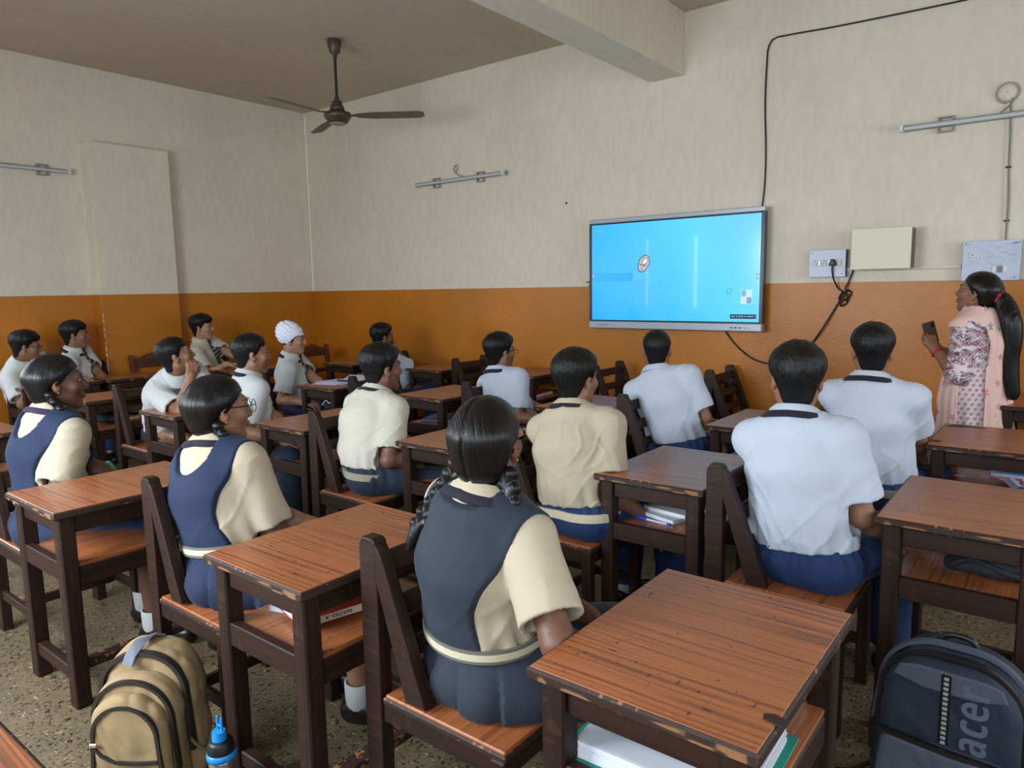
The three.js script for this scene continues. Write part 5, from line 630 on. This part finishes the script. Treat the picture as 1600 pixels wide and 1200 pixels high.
// ---------------------------------------------------------------- books, papers and bags
const ST = 0.54;
function book(name, label, cat, x, y, z, w, d, h, turn, cover, pages = M.paper, group) { const o = thing(name, label, cat, [x, y, z], turn, group); part('pages', cbox(w - 0.006, h - 0.004, d - 0.004, 0.001, 0.001, h / 2, 0), pages, o); part('cover', merge(cbox(w, 0.002, d, 0.0006, 0, h - 0.001, 0), cbox(w, 0.002, d, 0.0006, 0, 0.001, 0), cbox(0.003, h, d, 0.0008, -w / 2 + 0.0015, h / 2, 0)), cover, o); return o; }
{ const rb = book('textbook', 'red covered thick book askew on the shelf of the desk right of the girl with round glasses', 'book', -1.77, ST + 0.017, -1.27, 0.30, 0.22, 0.026, -0.24, M.redCover);
  const pt = canvasTex(512, 64, (c, w, h) => { c.fillStyle = '#cfc6b2'; c.fillRect(0, 0, w, h); c.fillStyle = '#3a3530'; c.font = 'bold 46px sans-serif'; c.fillText('MATHS  X', 150, 48); }); const pg = new THREE.PlaneGeometry(0.21, 0.021); pg.rotateZ(Math.PI); pg.rotateY(Math.PI / 2); pg.translate(0.1495, 0.013, 0); part('page_edge', pg, std({ map: pt, roughness: 0.8 }), rb, 'page edge lettered by hand');
  rb.userData.label = 'red thick book askew on the shelf right of the girl with round glasses';
  book('notebook', 'white notebook half under the red book', 'notebook', -1.81, ST, -1.30, 0.2, 0.22, 0.0165, 0.35, M.paper); }
{ const tx = canvasTex(512, 512, (c, w, h) => { c.fillStyle = '#cdd2da'; c.fillRect(0, 0, w, h); c.fillStyle = '#3a4152'; for (let i = 0; i < 3; i++) { c.fillRect(70, 330 + i * 14, 50 + 16 * ((i * 7) % 3), 4); } c.strokeStyle = '#3550a0'; c.lineWidth = 4; for (let i = 0; i < 9; i++) { c.beginPath(); c.moveTo(400 + (i % 3) * 14, 90 + i * 26); c.lineTo(440 + (i % 2) * 20, 84 + i * 26); c.stroke(); } });
  const o = thing('answer_papers', 'thick pile of white papers in a teal folder on the shelf of the nearest desk', 'papers', [-0.585, ST, -1.30], 0.03); part('folder', cbox(0.40, 0.003, 0.34, 0.001, -0.01, 0.0015, 0.0), M.teal, o, 'teal plastic folder'); const g = []; for (let i = 0; i < 12; i++) { const m = cbox(0.345, 0.0028, 0.285, 0.0005, rr(-0.004, 0.004), 0.005 + i * 0.003, rr(-0.004, 0.004) + 0.008); g.push(m); } part('paper_stack', merge(g), M.paper, o); const pl = new THREE.PlaneGeometry(0.34, 0.28).rotateX(-Math.PI / 2).translate(0, 0.0415, 0.008); part('top_sheet', pl, std({ map: tx, roughness: 0.85 }), o, 'top sheet with a few printed and blue written lines'); }
{ book('notebook', 'lower white notebook of the pile on the shelf with the blue pen', 'notebook', -1.32, ST, -2.72, 0.20, 0.26, 0.018, 1.30, M.paper); book('notebook', 'ruled middle notebook of the pile on the shelf with the blue pen', 'notebook', -1.30, ST + 0.0185, -2.745, 0.19, 0.25, 0.016, 1.42, M.white); book('notebook', 'bluish topmost notebook of the pile on the shelf with the blue pen', 'notebook', -1.20, ST + 0.035, -2.80, 0.17, 0.24, 0.012, 1.5, M.plate);
  const o = thing('pen', 'blue pen lying before the pile of notebooks', 'pen', [-1.315, ST + 0.0075, -2.575], -0.1); part('barrel', cyl(0.0045, 0.0045, 0.10).rotateZ(Math.PI / 2).translate(0.03, 0, 0), std({ color: 0xbfd0ea, roughness: 0.2 }), o); part('cap', merge(cyl(0.0062, 0.0055, 0.055).rotateZ(Math.PI / 2).translate(-0.045, 0, 0), cbox(0.045, 0.003, 0.004, 0.001, -0.04, 0.0075, 0)), M.blue, o, 'blue pen cap'); part('end_plug', cyl(0.0055, 0.0055, 0.014).rotateZ(Math.PI / 2).translate(0.085, 0, 0), M.blue, o); }
{ book('notebook', 'white notebook beside the crumpled dark cloth bag', 'notebook', -0.325, ST, -2.93, 0.12, 0.22, 0.015, 1.45, M.paper);
  const lump = (name, label, pos, prims, mat, cat, dn = 0.012, cell = 0.007) => { const o = thing(name, label, cat, pos), u = blend(prims); part('fabric', meshField((x, y, z) => Math.max(u(x, y, z) + dn * (1 - Math.abs(2 * noise(x * 24, y * 30, z * 24) - 1)) - dn * 0.5 + 0.4 * dn * noise(x * 60, y * 60, z * 60), 0.0005 - y), boundsOf(prims, 0.02), cell, { slack: 0.015 }), mat, o); return o; };
  const b = lump('cloth_bag', 'crumpled dark cloth bag stuffed on a desk shelf above the dark backpack', [-0.15, ST, -2.74], [ellP([0, 0.045, 0], [0.13, 0.055, 0.10], AX, 0.03), ellP([0.08, 0.05, -0.05], [0.09, 0.05, 0.1], AX, 0.03), capP([-0.12, 0.03, 0.04], [0.06, 0.06, 0.08], 0.03, 0.03, 0.03)], M.bagDark, 'bag'); part('white_tag', cbox(0.03, 0.02, 0.012, 0.003, -0.02, 0.085, 0.055), M.white, b); part('strap', tube([[-0.13, 0.02, 0.06], [-0.06, 0.07, 0.10], [0.03, 0.05, 0.11], [0.1, 0.03, 0.09]], 0.009, 30, 8), M.bagDark, b);
  const k = lump('black_bag', 'small black bag on a desk shelf by the orange wall', [-4.86, ST, -4.98], [ellP([0, 0.04, 0], [0.13, 0.05, 0.09], AX, 0.03), ellP([0.06, 0.05, 0.03], [0.07, 0.045, 0.06], AX, 0.03)], M.bagDark, 'bag'); part('zip_flap', cbox(0.07, 0.006, 0.05, 0.002, 0.05, 0.09, 0.04), M.grey, k);
  const gr = lump('green_bag', 'shiny green plastic carrier bag behind the chair back of the girl with purple neckband', [-5.06, 0, -2.03], [ellP([0, 0.12, 0], [0.17, 0.16, 0.11], AX, 0.04), ellP([0.03, 0.24, 0], [0.10, 0.09, 0.07], AX, 0.05)], M.bagGreen, 'bag', 0.02, 0.009); part('handle', tube([[-0.04, 0.28, 0], [-0.02, 0.37, 0.01], [0.04, 0.385, 0.01], [0.08, 0.34, 0], [0.07, 0.27, 0]], 0.012, 30, 8), M.bagGreen, gr); 
  const st = lump('stuffed_bag', 'small dark bundle on the desk shelf left of the boy with fist at mouth', [-5.70, ST, -2.34], [ellP([0, 0.04, 0], [0.12, 0.045, 0.1], AX, 0.03), ellP([-0.07, 0.035, 0.06], [0.06, 0.035, 0.05], AX, 0.03)], M.bagDark, 'bag'); part('pale_cloth', cbox(0.12, 0.02, 0.09, 0.008, 0.08, 0.03, -0.10), M.bagBeige, st);
  const ks = lump('pouch', 'dark pouch with pale trim on the shelf below the lilac papers', [-4.66, ST, -3.60], [ellP([0, 0.04, 0], [0.10, 0.045, 0.08], AX, 0.03)], M.bagDark, 'pouch'); part('trim', tube([[-0.08, 0.05, 0.05], [-0.03, 0.09, 0.05], [0.02, 0.075, 0.06], [0.06, 0.09, 0.03]], 0.006, 24, 6), M.white, ks); }
{ const m = book('magazine', 'dark red open magazine on the shelf behind the boy next to the woman in pink', 'magazine', -0.29, ST, -4.02, 0.30, 0.20, 0.012, 0.05, M.redCover); const cm = canvasTex(256, 256, (c, w, h) => { c.fillStyle = '#7a2418'; c.fillRect(0, 0, w, h); c.fillStyle = '#d8a890'; c.fillRect(0, 60, 60, 70); c.fillStyle = '#c98d70'; c.fillRect(110, 20, 90, 30); c.fillStyle = '#a9c2d8'; c.fillRect(180, 60, 70, 30); c.fillStyle = '#4e150e'; c.fillRect(70, 150, 170, 40); }); part('cover_print', new THREE.PlaneGeometry(0.29, 0.19).rotateX(-Math.PI / 2).translate(0, 0.0126, 0), std({ map: cm, roughness: 0.3 }), m);
  const r = thing('rolled_paper', 'white paper curling up at the end of the dark red magazine', 'paper', [-0.165, ST, -3.90], 0.3); const rg = []; for (let i = 0; i <= 20; i++) { const a = i / 20 * 4.6, q = 0.022 + 0.002 * i / 20, px = -0.05 * (i === 0 ? 1 : 0) + Math.sin(a) * q, py = 0.025 - Math.cos(a) * q; rg.push([[px, py, -0.09], [px, py + 0.0012, -0.09], [px, py + 0.0012, 0.09], [px, py, 0.09]]); } part('sheet', sweepLoop(rg), M.paperLilac, r);
  const bb = book('notebook', 'blue notebook lying deep on the shelf beside the dark red magazine', 'notebook', -0.17, ST, -4.20, 0.22, 0.15, 0.03, 0, M.bottleBlue);
  book('folder', 'slate blue folder on a desk shelf behind the tousled boy', 'folder', -3.62, ST, -3.82, 0.31, 0.24, 0.02, 0.35, M.blueFolder, M.blueFolder); book('textbook', 'red book on a desk shelf by the orange wall, seen under the desk top', 'book', -3.80, ST, -5.14, 0.24, 0.30, 0.03, 0.1, M.redCover);
  const pp = thing('loose_papers', 'lilac white exercise papers lying open on the desk of the turbaned boy', 'papers', [-4.72, DH, -3.70]); const sheets = []; for (let i = 0; i < 5; i++) { const a = rr(-0.35, 0.35); sheets.push(cbox(0.21, 0.002, 0.29, 0.0005).rotateY(a + Math.PI / 2).translate(rr(-0.04, 0.05), 0.0015 + i * 0.0025, rr(-0.06, 0.06))); } for (const s of sheets) part('sheet', s, M.paperLilac, pp); part('raised_sheet', cbox(0.2, 0.002, 0.15, 0.0005).rotateX(0.22).rotateY(0.3).translate(0.08, 0.034, -0.12), M.paperLilac, pp); part('dark_edge', cbox(0.2, 0.012, 0.02, 0.003).rotateY(0.1).translate(0.07, 0.02, -0.03), M.bagNavy, pp);
  const lc = book('notebook', 'white notebook on the shelf of the desk left of the girl with purple neckband', 'notebook', -4.74, ST, -1.1, 0.2, 0.25, 0.02, 0.1, M.paper); }
// backpacks
function bagP(w, y0, y1, z0, z1, rTop, re) { const cy = (y0 + y1) / 2, hh = (y1 - y0) / 2, cz = (z0 + z1) / 2, hd = (z1 - z0) / 2; return { k: 0.012, c: [0, cy, cz], R: Math.hypot(w / 2, hh, hd) + 0.02, f: (x, y, z) => { const tp = 1 - 0.10 * sst(y0, y1, y), r = y > cy ? rTop : 0.035, qx = Math.abs(x) - w / 2 * tp + r, qy = Math.abs(y - cy) - hh + r, d2 = Math.min(Math.max(qx, qy), 0) + Math.hypot(Math.max(qx, 0), Math.max(qy, 0)) - r, a = d2 + re, b = Math.abs(z - cz) - hd + re; return Math.min(Math.max(a, b), 0) + Math.hypot(Math.max(a, 0), Math.max(b, 0)) - re; } }; }
const bagMesh = (p, amp, cell = 0.006) => meshField((x, y, z) => p.f(x, y, z) + amp * (noise(x * 14, y * 14, z * 14) - 0.5) + amp * 0.6 * (1 - Math.abs(2 * noise(x * 26 + y * 12, y * 20, z * 26) - 1) - 0.5), [[p.c[0] - p.R, p.c[1] - p.R, p.c[2] - p.R], [p.c[0] + p.R, p.c[1] + p.R, p.c[2] + p.R]], cell, { slack: 0.01, uv: (x, y, z) => [x + z, y] });
const archPts = (w, y0, y1, z, r, n = 10) => { const p = [[w / 2, y0, z]]; for (let i = 0; i <= n; i++) { const a = i / n * Math.PI / 2; p.push([w / 2 - r + r * Math.cos(a) - (w * 0.04), y1 - r + r * Math.sin(a), z]); } for (let i = 0; i <= n; i++) { const a = Math.PI / 2 + i / n * Math.PI / 2; p.push([-w / 2 + r + r * Math.cos(a) + (w * 0.04), y1 - r + r * Math.sin(a), z]); } p.push([-w / 2, y0, z]); return p; };
const ribbon = (pts, w, t) => sweepLoop(pts.map((p, i) => { const a = pts[Math.max(0, i - 1)], b = pts[Math.min(pts.length - 1, i + 1)], d = unit(sub(b, a)), n = [0, 0, 1], s = unit(cross(d, n)); return [add(add(p, s, -w / 2), n, -t), add(add(p, s, w / 2), n, -t), add(add(p, s, w / 2), n, t), add(add(p, s, -w / 2), n, t)]; }));
{ const o = thing('backpack', 'beige school backpack with dark zips on the floor beside the water bottle', 'backpack', [-2.17, 0, -0.93], 0.60);
  part('main_compartment', bagMesh(bagP(0.31, 0.0, 0.44, -0.10, 0.04, 0.13, 0.05), 0.012), M.bagBeige, o); part('middle_compartment', bagMesh(bagP(0.285, 0.0, 0.385, 0.02, 0.10, 0.12, 0.035), 0.010), M.bagBeige, o); part('front_pocket', bagMesh(bagP(0.25, 0.0, 0.345, 0.085, 0.145, 0.11, 0.03), 0.012), M.bagBeige, o);
  part('zip', ribbon(archPts(0.285, 0.12, 0.425, 0.032, 0.12), 0.012, 0.012), M.zip, o); part('zip', ribbon(archPts(0.262, 0.10, 0.37, 0.098, 0.115), 0.010, 0.008), M.zip, o); part('zip', ribbon(archPts(0.21, 0.10, 0.318, 0.144, 0.095), 0.010, 0.006), M.zip, o);
  part('zip', ribbon([[-0.098, 0.20, 0.149], [-0.07, 0.168, 0.150], [-0.03, 0.15, 0.151], [0.03, 0.148, 0.151], [0.095, 0.152, 0.148]], 0.009, 0.004), M.zip, o); part('zip_pull', cbox(0.022, 0.012, 0.006, 0.002, -0.09, 0.205, 0.156), std({ color: 0xd9b184, roughness: 0.3, metalness: 0.6 }), o);
  part('top_handle', ribbon([[-0.03, 0.40, 0.055], [-0.02, 0.43, 0.05], [-0.01, 0.452, 0.02], [0.0, 0.45, -0.03], [0.004, 0.43, -0.07]].map((p) => p), 0.03, 0.006), std({ color: 0x7f8796, roughness: 0.6 }), o, 'grey webbing handle'); part('side_pocket', tube([[0.15, 0.17, 0.06], [0.162, 0.12, 0.03], [0.166, 0.10, 0.0], [0.16, 0.13, -0.05]], 0.005, 30, 6), M.bagBeige, o);
  part('emblem', extr([[-0.055, 0.078], [-0.04, 0.066], [0.03, 0.098], [-0.035, 0.076], [-0.046, 0.088]], 0.003, 0.0006).translate(-0.03, 0.0, 0.150), std({ color: 0xb09a78, roughness: 0.7 }), o, 'pale tick shaped emblem'); }
{ const o = thing('backpack', 'dark blue black backpack with large lettering on the floor at the bottom right', 'backpack', [-0.20, 0, -2.20], -0.03);
  part('main_compartment', bagMesh(bagP(0.41, 0.0, 0.475, -0.16, 0.0, 0.15, 0.05), 0.010), M.bagNavy, o); part('front_panel', bagMesh(bagP(0.36, 0.0, 0.466, -0.02, 0.055, 0.12, 0.035), 0.010), M.bagNavy, o); part('lower_pocket', bagMesh(bagP(0.35, 0.0, 0.235, 0.035, 0.085, 0.03, 0.02), 0.006), M.bagGrey, o, 'greyer flat lower pocket');
  part('grey_yoke', extr([[-0.135, 0.42], [-0.12, 0.452], [-0.08, 0.462], [0.08, 0.462], [0.12, 0.452], [0.135, 0.42], [0.06, 0.402], [-0.06, 0.402]], 0.012, 0.004).translate(0, -0.012, 0.054), M.bagGrey, o, 'grey yoke across the top of the panel');
  part('zip', ribbon(archPts(0.375, 0.10, 0.472, 0.004, 0.14), 0.010, 0.010), M.black, o); part('zip', ribbon(archPts(0.405, 0.20, 0.482, -0.05, 0.15), 0.010, 0.012), M.bagGrey, o); part('zip', ribbon([[-0.165, 0.238, 0.07], [0, 0.232, 0.077], [0.165, 0.225, 0.07]], 0.014, 0.008), M.black, o);
  part('zip_strip', merge(cbox(0.024, 0.20, 0.006, 0.002, -0.005, 0.345, 0.060)), M.blackGloss, o); const dashes = []; for (let i = 0; i < 14; i++) dashes.push(cbox(0.012, 0.009, 0.004, 0.001, -0.005, 0.25 + i * 0.0142, 0.0632)); part('reflective_dash', merge(dashes), M.silver, o); 
  const font = await new FontLoader().loadAsync('fonts/droid/droid_sans_bold.typeface.json'); const tg = new TextGeometry('acer', { font, size: 0.08, depth: 0.004, curveSegments: 6, bevelEnabled: false }); tg.computeBoundingBox(); const bb = tg.boundingBox; tg.translate(-(bb.min.x + bb.max.x) / 2, -bb.min.y, 0); tg.scale(0.19 / (bb.max.x - bb.min.x), 1, 1); tg.rotateZ(Math.PI / 2); tg.translate(0.095, 0.335, 0.0565); part('lettering', tg, std({ color: 0x5a6272, roughness: 0.5 }), o, 'grey rubbery brand lettering');
  part('carry_loop', tube([[-0.05, 0.46, -0.09], [-0.03, 0.492, -0.09], [0.03, 0.492, -0.09], [0.05, 0.46, -0.09]], 0.009, 24, 8), M.black, o); part('shoulder_strap', tube([[-0.13, 0.40, -0.16], [-0.19, 0.3, -0.15], [-0.215, 0.16, -0.12], [-0.21, 0.06, -0.1]], 0.012, 30, 8), M.black, o); part('side_clip', cbox(0.012, 0.03, 0.012, 0.003, 0.205, 0.20, -0.02), M.silver, o); part('trailing_strap', tube([[-0.2, 0.03, -0.08], [-0.26, 0.008, -0.02], [-0.33, 0.006, 0.0], [-0.40, 0.006, -0.05]], 0.006, 30, 6), M.black, o); }
{ const o = thing('water_bottle', 'steel water bottle with black and blue lid beside the beige backpack', 'bottle', [-1.80, 0, -0.945]); part('body', lathe([[0, 0], [0.034, 0], [0.036, 0.004], [0.036, 0.205], [0.034, 0.215], [0, 0.216]], 32), M.steel, o); part('lid_ring', lathe([[0.03, 0.212], [0.0395, 0.212], [0.0405, 0.222], [0.0385, 0.232], [0.03, 0.233]], 32), M.bottleBlue, o); part('lid', lathe([[0, 0.270], [0.026, 0.268], [0.034, 0.258], [0.0375, 0.24], [0.0375, 0.228], [0, 0.228]].reverse(), 32), M.black, o); part('spout', merge(cyl(0.018, 0.02, 0.026, 0.002, 0.28, 0.004, 24), cbox(0.007, 0.04, 0.007, 0.002, -0.009, 0.312, 0), cbox(0.007, 0.04, 0.007, 0.002, 0.011, 0.312, 0), cyl(0.003, 0.003, 0.022, 0, 0, 0, 8).rotateZ(Math.PI / 2).translate(0.001, 0.306, 0)), M.bottleBlue, o, 'bright blue flip spout'); }
// worn corner of two desks
part('chipped_corner', extr([[0, -0.012], [0.035, -0.02], [0.04, 0.006], [0.012, 0.014], [-0.004, 0.004]], 0.002, 0.0005).rotateX(-Math.PI / 2).translate(0.44, DH + 0.0006, -0.115), M.edge, desks.R1a, 'dark chip in the laminate edge');
part('chipped_corner', extr([[0.0, 0.0], [0.02, 0.055], [0.05, 0.075], [0.17, 0.04], [0.16, 0.028], [0.085, 0.02], [0.07, 0.0]], 0.002, 0.0005).rotateX(-Math.PI / 2).translate(0.02, DH + 0.0006, -0.535), M.edge, desks.R3a, 'dark bare patch where the laminate has broken off'); part('chipped_corner', extr([[0.0, 0.0], [0.0, 0.05], [0.045, 0.055], [0.04, 0.01]], 0.002, 0.0005).rotateX(-Math.PI / 2).translate(0.006, DH + 0.0006, -0.075), M.edge, desks.R3a);
renderer.render(scene, camera);
